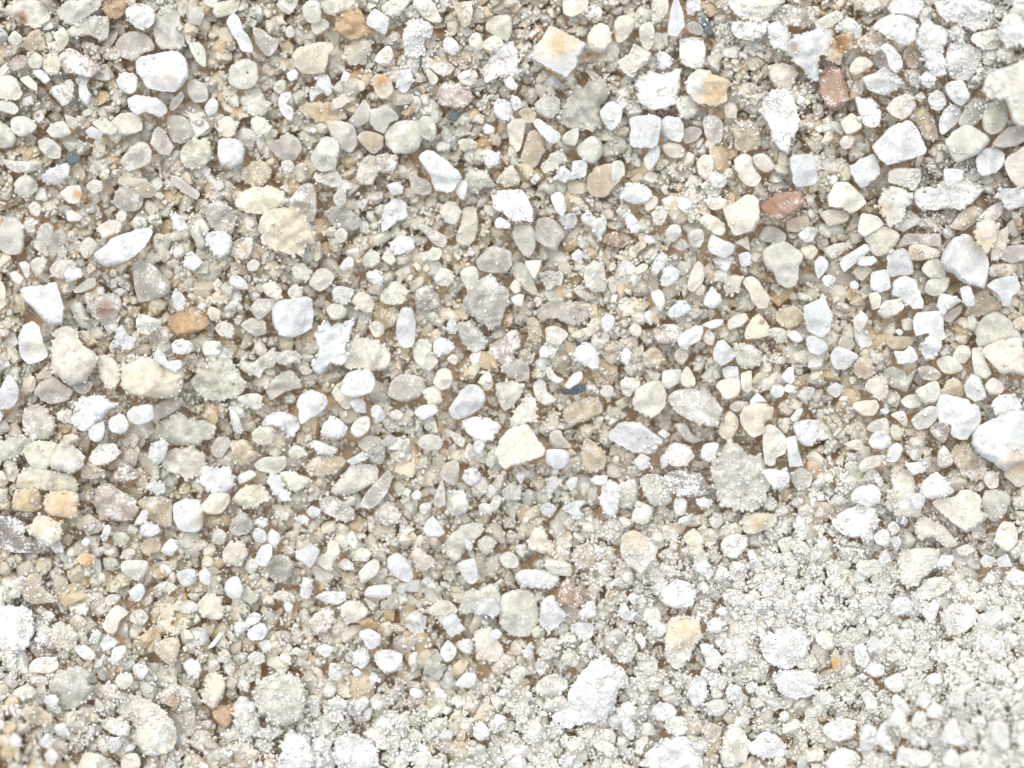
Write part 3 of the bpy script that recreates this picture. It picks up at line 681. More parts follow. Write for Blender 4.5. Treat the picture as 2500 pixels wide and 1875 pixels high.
DATA[(2000, 900)] = """
wa1 !upright white cube|upright white salt cube beside a pale grey lump : 1170,130 1230,40 1310,80 1360,230 1270,270 1190,220
ts0 : 1340,140 1410,70 1490,130 1480,200 1380,215
ys0 : 1000,190 1030,100 1110,80 1180,150 1160,220 1060,210
wr1 : 1405,280 1450,220 1550,205 1610,240 1650,330 1540,350 1440,380
ts1 : 780,190 850,130 950,100 985,190 950,270 850,280
ts0 : 660,260 740,210 830,220 830,310 720,320
ws1 !windowed chunk|large frosted salt chunk with clear windows : 955,290 990,210 1100,220 1190,250 1290,310 1310,430 1240,530 1160,580 1070,540 1060,460 970,430
ws2 !shell boulder|huge white shell-like salt boulder : 1240,600 1250,490 1380,420 1480,370 1650,335 1760,450 1760,700 1560,800 1520,840 1400,760 1330,720 1270,660
cs0 : 1500,850 1600,640 1720,660 1720,900 1620,960 1540,910
ts1 : 745,420 810,350 900,300 970,330 950,410 880,480 790,490
qs1 !plum-brown pebble|plum-brown speckled pebble among pale salt grains : 900,500 950,435 1040,460 1060,510 1010,600 950,570
ca1 : 270,320 290,270 460,250 490,310 440,380 350,380
ts0 : 380,480 440,420 540,400 570,480 560,540 430,520
ws2 !jelly-bean crystal|glossy white jelly-bean salt crystal : 400,580 440,520 510,505 575,550 580,620 500,660 430,640
ws1 : 560,640 630,600 680,650 630,750 550,750
cs1 : 220,600 320,570 360,630 310,660 230,640
cs1 !rust-spotted spindle|cream salt spindle with a rust-red spot : 310,800 360,730 460,700 540,710 560,760 440,810 350,840
ts0 : 580,370 680,340 720,420 700,470 620,410
ws2 !white loaf|white loaf-shaped salt crystal above an ash-grey crust : 255,1020 320,960 440,945 495,990 490,1070 440,1115 330,1095 270,1070
qr0 !ash-grey crust|ash-grey powdery salt crust under the white loaf : 100,1230 220,1140 370,1100 460,1140 480,1260 400,1340 270,1370 160,1320
cr0 !sugar-crusted block|sugar-crusted tan salt block carrying a bright rhombus : 545,1060 590,940 600,800 660,790 760,880 780,970 820,1040 850,1120 770,1210 620,1190 560,1140
wr1 !white-topped lump|salt lump with a white top beside the bright rhombus : 815,960 880,880 960,840 1040,920 1095,1000 1000,1040 860,1050
wa2 !bright rhombus|small bright white salt rhombus : 720,1040 800,1005 860,1040 850,1100 780,1145
ds1 !dark green bead|dark green-grey mineral bead : 620,1220 660,1190 715,1215 710,1270 670,1285
wr1 : 700,770 750,760 860,760 860,830 750,850
yr0 !glittery tan mass|big tan glittery salt mass : 1060,690 1130,600 1230,590 1300,700 1350,760 1340,900 1220,900 1120,800
gs0 : 955,780 960,680 1010,620 1070,700 1080,770 1010,810
ca1 !pale molar|large pale molar-shaped salt crystal : 915,1090 960,1050 1080,1040 1160,980 1260,990 1310,1050 1310,1150 1380,1190 1280,1290 1190,1330 1110,1270 1000,1180
ts0 : 1310,1100 1350,990 1460,980 1550,1040 1500,1200 1400,1240
cs0 : 1330,900 1370,830 1440,840 1450,950 1380,970
cs1 !plain cream block|plain cream-white salt block with square shoulders : 1430,1320 1490,1240 1570,1250 1610,1340 1590,1440 1520,1480 1430,1420
cr0 !cream arch|cream arch of fused salt grains : 765,1270 840,1190 900,1220 1000,1270 1080,1350 1120,1430 1020,1440 920,1370 800,1390
ws1 : 445,1350 530,1295 575,1350 560,1440 470,1420
ts1 : 555,1270 600,1235 655,1290 610,1345 560,1310
ls0 : 570,1380 640,1355 670,1410 620,1480
wa1 : 480,1520 540,1460 590,1560 510,1600
wa1 !twin white chip|stubby white salt chip with a pointed top : 1300,1560 1340,1500 1430,1540 1400,1600 1330,1610
wa1 : 1440,1540 1520,1500 1565,1600 1450,1610
wr0 : 950,1580 1000,1510 1090,1520 1060,1600 970,1610
ts0 : 1110,1460 1200,1420 1260,1470 1170,1520
cr1 : 380,130 430,80 540,60 550,230 480,250 390,180
ls0 : 60,160 130,110 190,150 150,235 80,200
gs0 : 520,20 600,-20 690,20 720,60 780,0 760,80 710,190 640,170 560,130
wa0 : 490,330 540,315 570,350 540,375 500,360
wr0 : 340,1340 400,1310 450,1350 400,1400 340,1380
tr0 : 575,480 620,450 690,500 650,580 590,560
wr1 : 440,880 480,860 520,910 490,960
"""
DATA[(0, 1375)] = """
cs0 !cream leaf|cream leaf-shaped salt crystal standing upright : 830,520 870,410 950,340 1040,400 980,460 940,560 880,565
ws0 : 600,690 680,660 770,720 760,780 680,780
wa1 : 810,650 870,570 950,630 930,680 840,715
wr0 : 720,610 780,540 830,570 800,650 730,650
ws1 : 895,790 920,690 1020,670 1000,760 930,825
yr0 : 1240,690 1320,610 1440,610 1450,720 1400,840 1290,760
cs1 !matte ivory bean|matte ivory bean-shaped salt grain : 935,960 960,900 1060,890 1080,960 1010,1020 950,990
wr0 : 1080,830 1170,810 1200,880 1150,950 1080,910
wr0 : 1485,820 1560,770 1630,850 1600,935 1520,900
wr0 : 1425,100 1480,50 1580,50 1590,140 1490,190
ws0 : 1050,220 1140,160 1180,230 1120,310 1060,280
gr0 !grey mound|soft grey translucent salt mound : 400,1000 470,870 650,830 760,920 730,1080 620,1170 480,1180
cs0 !pale yellow slab|flat pale yellow salt slab beside the grey mound : 240,820 320,760 450,770 470,850 380,890 250,880
cr0 : 410,600 440,500 520,480 630,580 600,680 480,690 390,660
yr0 : 175,200 250,80 340,100 350,200 480,300 300,330 200,300
wr0 !powder mound|soft white powdery salt mound : -30,380 150,340 250,400 260,600 200,700 0,720 -30,600
ws0 : 70,1440 110,1370 180,1430 130,1510
ws0 : 360,1560 420,1500 470,1560 420,1640
cs1 : 650,1600 700,1530 840,1560 880,1659 640,1680
cr0 : 950,1180 1060,1060 1200,1110 1330,1200 1400,1300 1200,1330 1000,1250
cr0 : 1100,1250 1350,1250 1430,1350 1400,1500 1200,1560 1080,1450
cs0 : 980,1659 1000,1560 1110,1540 1140,1640 1050,1700
wr0 : 870,1420 960,1410 980,1480 900,1540
os1 !peach disc|small round peach salt disc : 1340,1100 1400,1070 1450,1120 1400,1165 1340,1140
wr0 : 310,1460 380,1380 440,1430 400,1500
wr0 : 440,1330 510,1290 560,1370 480,1400
ts1 !pale green shield|pale green-white shield-shaped salt crystal : 975,50 1010,-20 1190,-20 1190,60 1120,145 1030,100
wa1 : 1620,150 1610,80 1659,30 1715,90 1690,180
gs0 : 1050,420 1130,370 1200,430 1150,510 1070,480
tr0 : 1250,200 1330,150 1430,190 1370,240
cr0 : 830,1310 900,1250 1050,1310 1030,1400 900,1380
ts0 : 850,290 900,250 980,270 940,330 870,340
cr0 : 100,1050 220,980 300,1050 200,1110
wr0 : 350,1120 420,1060 480,1110 420,1180
yr0 : 180,1180 300,1150 420,1250 380,1310 220,1290
"""
DATA[(500, 1375)] = """
ws2 !half-moon|smooth pearl-white half-moon salt crystal : 1480,30 1490,-50 1560,-85 1630,-40 1670,20 1690,110 1650,150 1580,135 1510,80
tr1 !creamy rosette|large creamy rosette-like salt lump with a swirled top : 400,1080 420,960 540,900 640,890 760,930 810,1020 820,1130 800,1250 680,1310 580,1310 460,1230 420,1150
ws1 !frosted round cube|frosted salt cube with rounded corners : 160,180 200,120 270,110 310,200 290,280 230,300 170,240
cr0 : -60,330 30,240 130,270 165,360 120,460 0,440 -60,400
wr0 : 230,520 290,450 320,480 380,400 460,420 430,480 370,520 280,580
ws1 : 345,570 400,500 480,490 510,560 460,620 370,620
tr0 : 350,760 400,710 480,740 460,820 380,820
wr0 : 910,280 960,230 1130,230 1140,290 1060,340 950,310
ws1 !oblong biscuit|white oblong biscuit-shaped salt crystal : 1290,260 1330,190 1500,175 1510,260 1440,285 1350,280
cr0 !ivory shell|ivory rounded salt shell above an amber fleck : 1090,370 1150,310 1260,310 1330,400 1250,470 1150,490
or0 !amber fleck|amber-brown fleck of stained salt under the ivory shell : 1240,470 1330,440 1410,510 1340,540 1260,500
ws1 : 1250,560 1330,530 1420,580 1420,650 1340,700 1280,630
wr1 !white clover|bright white clover-shaped salt crystal : 1370,740 1450,700 1590,730 1590,830 1510,890 1400,840
ws1 : 900,700 960,655 1050,690 980,760
ws1 : 1000,900 1020,810 1100,830 1110,930 1040,950
pr0 : 840,480 900,400 1000,350 1050,420 1000,550 890,580
ws1 : 640,340 680,310 715,350 690,400 650,380
or0 !orange-brown crumb|orange-brown sugary crumb of salt : 60,1200 110,1150 190,1160 220,1260 170,1330 90,1280
tr0 : 220,1180 300,1070 380,1130 440,1250 430,1380 330,1400 260,1300
gr0 : 420,1360 560,1320 640,1370 560,1420 430,1410
wr0 !snowy heap|snowy salt powder heap below the creamy rosette : 610,1500 680,1350 780,1380 850,1450 900,1600 850,1659 620,1659
wr0 : 1050,1450 1150,1380 1300,1430 1400,1520 1380,1659 1100,1659
cr0 : 0,1030 20,890 140,890 165,1000 130,1120 60,1180 -20,1100
wa0 : 20,690 120,560 160,570 70,680
tr0 : 105,780 150,690 210,740 180,810
tr0 : 290,270 340,180 380,220 440,270 370,330
wr0 : 770,260 800,120 860,130 870,200 840,290
cs0 : 700,720 740,680 800,710 760,750
wr0 : 1200,720 1300,680 1340,780 1270,860 1190,800
ws0 : 1190,880 1230,850 1270,890 1230,920
wr0 : 340,1160 380,1120 420,1160 380,1200
ws0 : 230,1290 260,1250 300,1290 270,1350
wr0 : 1320,930 1370,890 1410,940 1360,980
tr0 : 540,280 600,220 720,250 730,320 640,310
wr0 : 440,640 520,620 550,680 480,720
"""
DATA[(1000, 1375)] = """
ws2 !white cigar|smooth white cigar-shaped salt crystal : 385,0 520,-40 550,30 555,130 500,170 440,130 400,60
ts0 !beige cushion|smooth beige translucent salt cushion : 720,480 740,280 850,210 1000,240 1040,380 1030,500 960,590 820,580
tr0 : 400,400 450,230 560,200 700,160 740,260 720,380 560,400
tr0 : 130,390 220,310 330,310 390,390 300,430 200,430
br1 !rust-brown nugget|rust-brown nugget flecked with white : 1200,260 1240,150 1310,130 1370,200 1400,330 1330,360 1230,330
wr1 !thorny pear|white thorny pear-shaped salt crystal beside the rust-brown nugget : 1050,460 1070,320 1150,260 1210,330 1270,430 1210,490 1130,560 1080,520
wr1 : 540,420 560,300 680,280 740,370 700,430 600,420
cr0 : 530,700 530,550 640,520 700,600 760,720 700,800 560,780
ws1 !rhombic bead|white rhombic salt bead : 245,720 310,625 380,700 350,780 290,800
ts1 !frosted bead|clear frosted oval salt bead over a dark gap : 810,900 870,830 940,850 930,930 860,980
wr0 : 850,110 920,50 1050,50 1200,100 1180,190 1080,210 920,190
wr0 : 1310,530 1370,470 1480,490 1480,590 1400,620
yr0 : 1220,770 1290,690 1380,760 1340,840 1250,820
tr0 : 1010,1010 1120,900 1260,930 1280,1010 1180,1080 1060,1060
gr0 : 110,870 180,700 250,740 290,850 240,940 130,900
wr0 !snowy crust|big snowy lumpy salt crust : 1280,1050 1400,870 1500,780 1620,760 1680,900 1680,1100 1600,1250 1400,1300 1250,1330 1150,1250 1280,1130
wr0 : 510,1380 570,1280 640,1340 650,1400 560,1430
wr1 : 1370,420 1440,310 1500,320 1510,420 1440,450
pr0 : 640,1300 700,1220 780,1250 780,1340 680,1370
ws1 : 0,1060 20,1010 100,1030 100,1080 40,1095
ws1 : 650,580 700,530 750,570 710,620
wr0 : 710,1070 760,1010 820,1040 780,1080
wr0 : 90,150 150,110 210,180 160,200
wr0 : 220,430 330,400 400,450 440,540 330,600 290,540
wr0 : 390,640 470,610 520,660 490,740 400,700
wr0 : 370,980 450,890 540,900 520,1000 430,1010
tr0 : 1010,830 1060,780 1110,830 1070,910
wa0 : 860,1350 870,1260 900,1350
wr0 : 930,700 990,640 1000,760 950,780
"""
DATA[(1500, 1375)] = """
ts0 !pale bottle cap|round pale translucent salt grain like a bottle cap : 20,700 70,640 170,650 190,700 130,800 60,810 10,760
cr0 !peach-hearted crust|crusty white salt mass with a peach heart : 400,720 430,480 530,430 680,450 720,560 680,640 620,740 520,860 450,820
qa0 !matte wedge|grey-brown matte wedge beside the peach-hearted crust : 690,660 760,650 850,720 880,790 830,850 760,850
wr1 : 750,500 810,440 890,490 850,570 760,550
wr0 : 590,1050 640,930 730,950 750,1080 650,1170
wr0 !domed crust|big domed salt crust with a pale cap : 250,1560 380,1430 590,1410 640,1500 700,1560 690,1659 250,1659
cr0 : 860,1530 930,1310 1030,1330 1100,1480 1050,1600 900,1659
wr0 : 1080,1500 1180,1380 1270,1370 1390,1480 1360,1560 1200,1580
wr0 : 300,1180 370,1130 470,1150 500,1230 400,1290 330,1250
tr0 : 400,1320 460,1240 560,1260 600,1360 500,1400
ws0 : 60,1300 110,1240 170,1330 150,1430 90,1400
yr0 : 730,1300 790,1290 870,1330 850,1420 780,1450 720,1380
tr0 : 750,1130 860,1100 930,1160 850,1240 760,1220
wr0 : 1180,650 1350,520 1550,560 1560,740 1400,850 1240,800
wr0 : 1300,900 1450,860 1640,900 1640,1050 1450,1100 1330,1040
pr0 : 370,250 500,130 650,200 640,340 500,370 400,330
tr0 : 230,420 300,340 380,420 350,520 260,480
wr0 : 640,50 660,-40 760,-20 790,80 760,130 700,90
ws0 : 170,600 210,560 260,640 230,690
cr0 : -40,900 40,830 90,900 110,980 30,1020 -40,1000
ts0 : 110,280 150,235 190,270 160,340
wr0 : 30,400 80,310 130,390 200,400 110,470
tr0 : 870,260 960,210 1050,250 1030,340 930,330
wr0 : 820,390 870,350 920,400 870,430
wr0 : 1060,1000 1120,960 1180,1020 1100,1050
wr0 : 910,1010 990,980 1030,1040 930,1130
"""
DATA[(2000, 1375)] = """
cs1 : 305,50 330,-20 490,-20 500,60 400,105 330,90
cr0 !sugary beige block|large sugary beige salt block beside a narrow brown crevice : 650,-40 700,-110 950,-120 960,0 870,100 780,180 655,150
ws1 !white bun|oval white bun-shaped salt crystal : 575,340 620,280 700,275 760,340 720,400 620,415
cr0 : 800,230 870,130 1000,110 1070,160 1040,230 900,290 820,290
ws1 : 390,650 430,590 490,630 480,690 410,720
ws1 : 285,680 350,650 390,720 410,790 360,840 300,810
wr0 : 370,870 420,800 520,830 520,910 440,920
oa1 !amber-cored crystal|slim cream salt crystal with an amber core : 90,780 130,680 180,770 180,870 130,890
ws1 : 310,920 350,890 390,930 350,950
ws1 : 520,950 590,910 660,890 690,1010 620,1050 560,1020
ws0 : 340,1060 400,1030 460,1100 470,1200 400,1210 370,1130
wr1 !M-shaped lump|white lump of salt notched like the letter M : 330,1500 340,1340 410,1300 470,1360 500,1300 560,1310 560,1400 610,1490 580,1530 480,1480 400,1530
wr0 : 30,1340 130,1250 270,1270 300,1340 250,1430 100,1440
ts0 : 750,1280 790,1200 870,1220 860,1310 800,1340
wa1 : 740,1470 760,1370 880,1450 860,1480
wa1 !blue-white tombstone|blurred blue-white tombstone-shaped salt crystal : 985,1440 1030,1300 1090,1240 1140,1340 1180,1470 1100,1480
ws1 !blurred white tooth|blurred white tooth-shaped salt crystal : 1390,1380 1420,1280 1510,1290 1540,1400 1530,1510 1450,1480
ts0 : 870,1190 930,1130 1010,1170 980,1250 890,1250
ws1 : 780,1130 840,1040 910,1080 870,1170
cs0 : 630,1620 650,1500 760,1500 900,1530 920,1600 830,1659 680,1640
ws0 : 590,1100 620,1060 700,1120 740,1200 700,1240 610,1170
wa1 : 1510,120 1560,40 1660,70 1680,170 1580,180
qr0 !blue-grey smudge|blurred blue-grey dusty salt smudge : 1310,160 1380,60 1460,30 1480,130 1380,200
qr0 : 830,390 900,310 980,280 960,400 900,480
cr0 : 980,420 1100,330 1240,340 1290,440 1180,560 1060,580
ws0 : 380,470 430,430 480,490 430,550
cs0 : 0,560 80,550 120,680 50,700 -30,620
ws0 : 870,930 940,890 1000,970 900,980
wr0 : 60,1590 150,1500 300,1530 330,1620 250,1700 80,1680
ws0 : 1000,1590 1060,1500 1130,1550 1130,1640 1040,1640
wr0 : 1240,1280 1300,1230 1360,1300 1300,1340
"""

# ---------------------------------------------------------------- palettes
TINT = {'w': (0.84, 0.87, 0.86), 'c': (0.88, 0.84, 0.73), 't': (0.79, 0.79, 0.70), 'g': (0.63, 0.61, 0.55),
        'y': (0.70, 0.61, 0.46), 'o': (0.62, 0.46, 0.29), 'b': (0.50, 0.35, 0.26), 'p': (0.56, 0.50, 0.43),
        'q': (0.37, 0.33, 0.30), 'd': (0.10, 0.14, 0.16), 'l': (0.76, 0.78, 0.79)}
DUST = {'w': .45, 'c': .38, 't': .40, 'g': .42, 'y': .40, 'o': .34, 'b': .60, 'p': .66, 'q': .54, 'd': .40, 'l': .40}
WORD = {'w': 'white', 'c': 'cream', 't': 'pale translucent', 'g': 'grey translucent', 'y': 'tan', 'o': 'orange',
        'b': 'rusty', 'p': 'white-dusted grey', 'q': 'dark dusty', 'd': 'dark slate', 'l': 'lilac-grey'}
WHITE = (0.89, 0.91, 0.89)
# coloured stains and frosting: window, x, y, radius (window units), colour, strength
STAINS = [
 (0,0,175,130,38,(.42,.19,.07),.9),(0,0,190,170,30,(.42,.19,.07),.9),(0,0,630,1570,40,(.70,.36,.12),.8),
 (0,0,1360,640,70,(.92,.82,.68),.6),(1000,0,1230,360,95,(.80,.48,.20),.75),(1000,0,1200,330,150,(.85,.70,.45),.5),
 (500,0,1430,650,55,(.75,.38,.12),.85),(1500,0,820,690,130,(.88,.68,.40),.7),(1500,0,800,800,70,(.85,.58,.30),.6),
 (1500,0,620,680,90,WHITE,.9),(2000,0,190,350,85,(.38,.19,.06),.95),(2000,0,740,450,70,(.55,.38,.18),.6),
 (1500,0,1465,390,48,(.45,.30,.18),.8),(0,450,1460,1110,110,(.74,.50,.28),.6),(0,450,850,990,70,(.55,.30,.20),.6),
 (0,450,1150,840,70,(.42,.38,.36),.5),(0,450,290,1300,100,(.90,.74,.50),.5),(0,450,200,1280,70,WHITE,.7),
 (500,450,720,380,170,(.90,.80,.62),.35),(2000,450,540,200,60,(.78,.52,.22),.7),(2000,450,1350,490,100,(.92,.76,.46),.6),
 (2000,450,370,1490,80,(.60,.40,.30),.6),(0,900,500,1110,130,(.85,.58,.30),.7),(0,900,210,1060,110,(.88,.70,.40),.6),
 (0,900,700,1540,65,(.80,.48,.20),.8),(0,900,1610,1220,70,(.66,.55,.40),.8),(1500,900,170,1370,100,(.90,.70,.45),.6),
 (1500,900,1170,1240,80,(.86,.66,.40),.6),(2000,900,515,765,28,(.45,.16,.06),.9),(2000,900,1610,760,120,(.86,.64,.42),.6),
 (1500,1375,560,560,130,(.86,.62,.36),.6),(2000,1375,120,805,42,(.72,.42,.10),.8),(1000,450,670,790,80,WHITE,.8),
 (2000,450,1290,690,150,WHITE,.75),(1000,450,870,140,75,WHITE,.85),(1000,900,430,290,90,WHITE,.6),
 (2000,0,1210,480,90,WHITE,.7),(1500,450,1250,180,60,(.40,.20,.12),.7),(500,0,960,930,100,(.74,.56,.32),.5),
 (0,900,1500,1200,110,WHITE,.8),(2000,450,1330,120,110,WHITE,.5),(1500,900,640,330,190,WHITE,.55),
 (1000,450,830,1090,30,WHITE,.9),(2000,0,860,350,40,(.72,.62,.50),.7),(2000,450,630,130,120,WHITE,.5),
]
# tiny foreign specks: window, x, y, radius, dark or brown
SPECKS = [(0,0,1433,225,9,'k'),(500,0,345,585,12,'n'),(1500,900,1000,862,17,'k'),(1500,900,1072,1012,14,'n'),
 (0,900,447,1335,9,'k'),(500,450,232,1618,9,'k'),(2000,450,500,190,10,'k'),(2000,450,1465,1298,7,'k'),
 (1500,900,1208,482,8,'k'),(2000,900,690,595,14,'n'),(1500,0,640,712,8,'k'),(1000,450,715,890,8,'k'),
 (500,900,97,1075,6,'k'),(1000,0,165,1050,8,'k'),(500,900,392,948,7,'k')]
# powder fields (photo px): x, y, radius, weight
POWDER = [(2400,1750,380,1.0),(2250,1560,220,.9),(1780,1640,170,.7),(2050,1450,230,.8),(1900,1500,200,.9),(1650,1450,150,.6),(1480,1700,170,.8),(1320,1820,160,.7),
 (760,1830,150,.9),(950,1820,120,.7),(1000,90,70,.8),(1230,170,60,.6),(1820,80,70,.7),(1890,280,70,.8),(2280,480,90,.6),
 (2250,160,110,.8),(2400,60,120,.7),(70,1590,110,.7),(2090,1290,110,.8),(1610,1150,80,.5),(1520,1330,120,.5),(1180,180,60,.5),
 (1700,480,70,.3),(330,1780,150,.4),(1600,200,70,.6),(2150,1700,160,.5),(2330,130,150,.6)]

# ---------------------------------------------------------------- helpers
def waves(p, freq, seed, n=9):
    """smooth pseudo-noise, about -1..1, for an (N,3) array"""
    r = np.random.default_rng(seed)
    k = r.normal(size=(n, 3)); k /= np.linalg.norm(k, axis=1)[:, None]
    k *= (freq * r.uniform(0.6, 1.5, n))[:, None]
    return np.sin(p @ k.T * 6.283 + r.uniform(0, 6.283, n)).sum(1) / math.sqrt(n) * 0.9

def zmac(x, y):
    """height (mm) of the heap's surface at a photo pixel: it climbs towards three corners"""
    x = np.asarray(x, float); y = np.asarray(y, float)
    z = 7.0 * np.exp(-(((x - 2620) / 520) ** 2 + ((y - 1960) / 420) ** 2))
    z = z + 5.0 * np.exp(-(((x - 2640) / 330) ** 2 + ((y - 60) / 420) ** 2))
    z = z + 5.5 * np.exp(-(((x + 60) / 330) ** 2 + ((y - 1930) / 330) ** 2))
    z = z + 0.45 * np.sin(x / 171 + 1.3) * np.sin(y / 143 + .4) + 0.25 * np.sin(x / 83 + y / 97)
    return z

def powder(x, y):
    w = np.zeros(np.shape(x))
    for (a, b, r_, k) in POWDER:
        w = np.maximum(w, k * np.exp(-((x - a) ** 2 + (y - b) ** 2) / (r_ * r_)))
    return w

def to_world(x, y, z_mm):
    """photo pixel + height above the focus plane -> metres"""
    f = (CAM_H - np.asarray(z_mm) * MM) / CAM_H
    return (np.asarray(x) - 1250) * PX * f, (937.5 - np.asarray(y)) * PX * f, np.asarray(z_mm) * MM

def new_mesh(name, verts, faces_flat, nper, mat, tint=None, dust=None, sharp=None):
    me = bpy.data.meshes.new(name)
    verts = np.asarray(verts, np.float32); faces_flat = np.asarray(faces_flat, np.int32); nper = np.asarray(nper, np.int32)
    me.vertices.add(len(verts)); me.vertices.foreach_set('co', verts.ravel())
    me.loops.add(len(faces_flat)); me.loops.foreach_set('vertex_index', faces_flat)
    me.polygons.add(len(nper))
    me.polygons.foreach_set('loop_start', np.concatenate([[0], np.cumsum(nper)[:-1]]).astype(np.int32))
    me.update(calc_edges=True)
    me.validate()
    if tint is not None:
        a = me.attributes.new('tint', 'FLOAT_COLOR', 'POINT')
        c = np.ones((len(verts), 4), np.float32); c[:, :3] = tint
        a.data.foreach_set('color', c.ravel())
    if dust is not None:
        a = me.attributes.new('dust', 'FLOAT', 'POINT')
        a.data.foreach_set('value', np.broadcast_to(np.asarray(dust, np.float32), (len(verts),)).copy())
    if sharp is not None:
        me.polygons.foreach_set('use_smooth', np.ones(len(nper), bool))
        me.set_sharp_from_angle(angle=R(sharp))
    me.materials.append(mat)
    return me

def link(name, me, parent=None):
    o = bpy.data.objects.new(name, me); scene.collection.objects.link(o)
    if parent is not None:
        o.parent = parent
    return o

# ---------------------------------------------------------------- materials
def salt_material(name, sss, radius_mm, glow, rough, bump=0.6, powder_scale=8.0, vary=0.16, simple=False, clear=0.0, grain=.82):
    m = bpy.data.materials.new(name); m.use_nodes = True
    nt = m.node_tree; N = nt.nodes; L = nt.links
    b = N["Principled BSDF"]
    b.inputs["IOR"].default_value = 1.5
    tint = N.new("ShaderNodeAttribute"); tint.attribute_name = "tint"
    col = tint.outputs["Color"]
    if simple:
        L.new(col, b.inputs["Base Color"]); b.inputs["Roughness"].default_value = rough
    else:
        geo = N.new("ShaderNodeNewGeometry")
        dust = N.new("ShaderNodeAttribute"); dust.attribute_name = "dust"
        sc = N.new("ShaderNodeVectorMath"); sc.operation = 'SCALE'; sc.inputs[3].default_value = 1000.0     # millimetres
        L.new(geo.outputs["Position"], sc.inputs[0])
        def noise(scale, detail, rough_=.6):
            n = N.new("ShaderNodeTexNoise"); n.inputs["Scale"].default_value = scale
            n.inputs["Detail"].default_value = detail; n.inputs["Roughness"].default_value = rough_
            L.new(sc.outputs[0], n.inputs["Vector"]); return n
        def mrange(src, a, b_, c, d):
            r = N.new("ShaderNodeMapRange"); r.inputs[1].default_value = a; r.inputs[2].default_value = b_
            r.inputs[3].default_value = c; r.inputs[4].default_value = d; L.new(src, r.inputs[0]); return r.outputs[0]
        def math_(op, x, y):
            n = N.new("ShaderNodeMath"); n.operation = op
            for i, v in enumerate((x, y)):
                if isinstance(v, (int, float)): n.inputs[i].default_value = v
                else: L.new(v, n.inputs[i])
            return n.outputs[0]
        cl = noise(1.0, 1); fine = noise(powder_scale, 3, .8)
        # cloudy inclusions and grain of the crystal
        clv = math_('MULTIPLY', mrange(cl.outputs[0], .3, .7, 1 - vary, 1 + vary * .35), mrange(fine.outputs[0], .3, .7, grain, 1.08))
        body = N.new("ShaderNodeVectorMath"); body.operation = 'SCALE'
        L.new(col, body.inputs[0]); L.new(clv, body.inputs[3])
        # dust lying on upward faces
        sep = N.new("ShaderNodeSeparateXYZ"); L.new(geo.outputs["Normal"], sep.inputs[0])
        up = mrange(sep.outputs[2], .1, .6, 0, 1)
        mix = math_('ADD', math_('MULTIPLY', fine.outputs[0], .62), math_('MULTIPLY', cl.outputs[0], .38))
        thr = math_('SUBTRACT', 0.76, math_('MULTIPLY', dust.outputs["Fac"], 0.46))
        dm = mrange(math_('SUBTRACT', mix, thr), 0.0, 0.06, 0, 1)
        dm = math_('MULTIPLY', dm, up)
        mc = N.new("ShaderNodeMix"); mc.data_type = 'RGBA'
        L.new(dm, mc.inputs[0]); L.new(body.outputs[0], mc.inputs[6]); mc.inputs[7].default_value = (.89, .90, .87, 1)
        col = mc.outputs[2]
        L.new(col, b.inputs["Base Color"])
        L.new(mrange(dm, 0, 1, rough, .9), b.inputs["Roughness"])
        if clear > 0:              # glassy share, none where dust lies
            L.new(mrange(dm, 0, 1, clear, 0), b.inputs["Transmission Weight"])
        if bump > 0:
            bp = N.new("ShaderNodeBump"); bp.inputs["Strength"].default_value = bump; bp.inputs["Distance"].default_value = .07 * MM
            L.new(fine.outputs[0], bp.inputs["Height"]); L.new(bp.outputs[0], b.inputs["Normal"])
    if sss > 0:
        b.inputs["Subsurface Weight"].default_value = sss
        b.inputs["Subsurface Radius"].default_value = (1.0, .96, .88)
        b.inputs["Subsurface Scale"].default_value = radius_mm * MM
    if glow > 0:                                   # light passing through the crystal
        tr = N.new("ShaderNodeBsdfTranslucent"); L.new(col, tr.inputs[0])
        ms = N.new("ShaderNodeMixShader"); ms.inputs[0].default_value = glow
        L.new(b.outputs[0], ms.inputs[1]); L.new(tr.outputs[0], ms.inputs[2])
        L.new(ms.outputs[0], N["Material Output"].inputs[0])
    return m

MAT = {'w': salt_material("frosted_white_salt", .45, .35, 0, .42, powder_scale=5.5, vary=.16, bump=1.0, grain=.78),
       't': salt_material("translucent_salt", .9, .8, 0, .26, powder_scale=5.5, clear=.07, bump=.8),
       'p': salt_material("dusty_salt", .3, .3, 0, .55, powder_scale=5.0),
       'd': salt_material("slate_mineral", 0, 0, 0, .45, powder_scale=5.0),
       'm': salt_material("loose_salt", 0, 0, .06, .36, vary=.10, bump=.4, powder_scale=5.5),
       'f': salt_material("fine_salt", 0, 0, .10, .45, simple=True)}
MAT_OF = {'w': 'w', 'c': 'w', 'l': 'w', 't': 't', 'g': 't', 'y': 't', 'o': 't', 'b': 'p', 'p': 'p', 'q': 'p', 'd': 'd'}

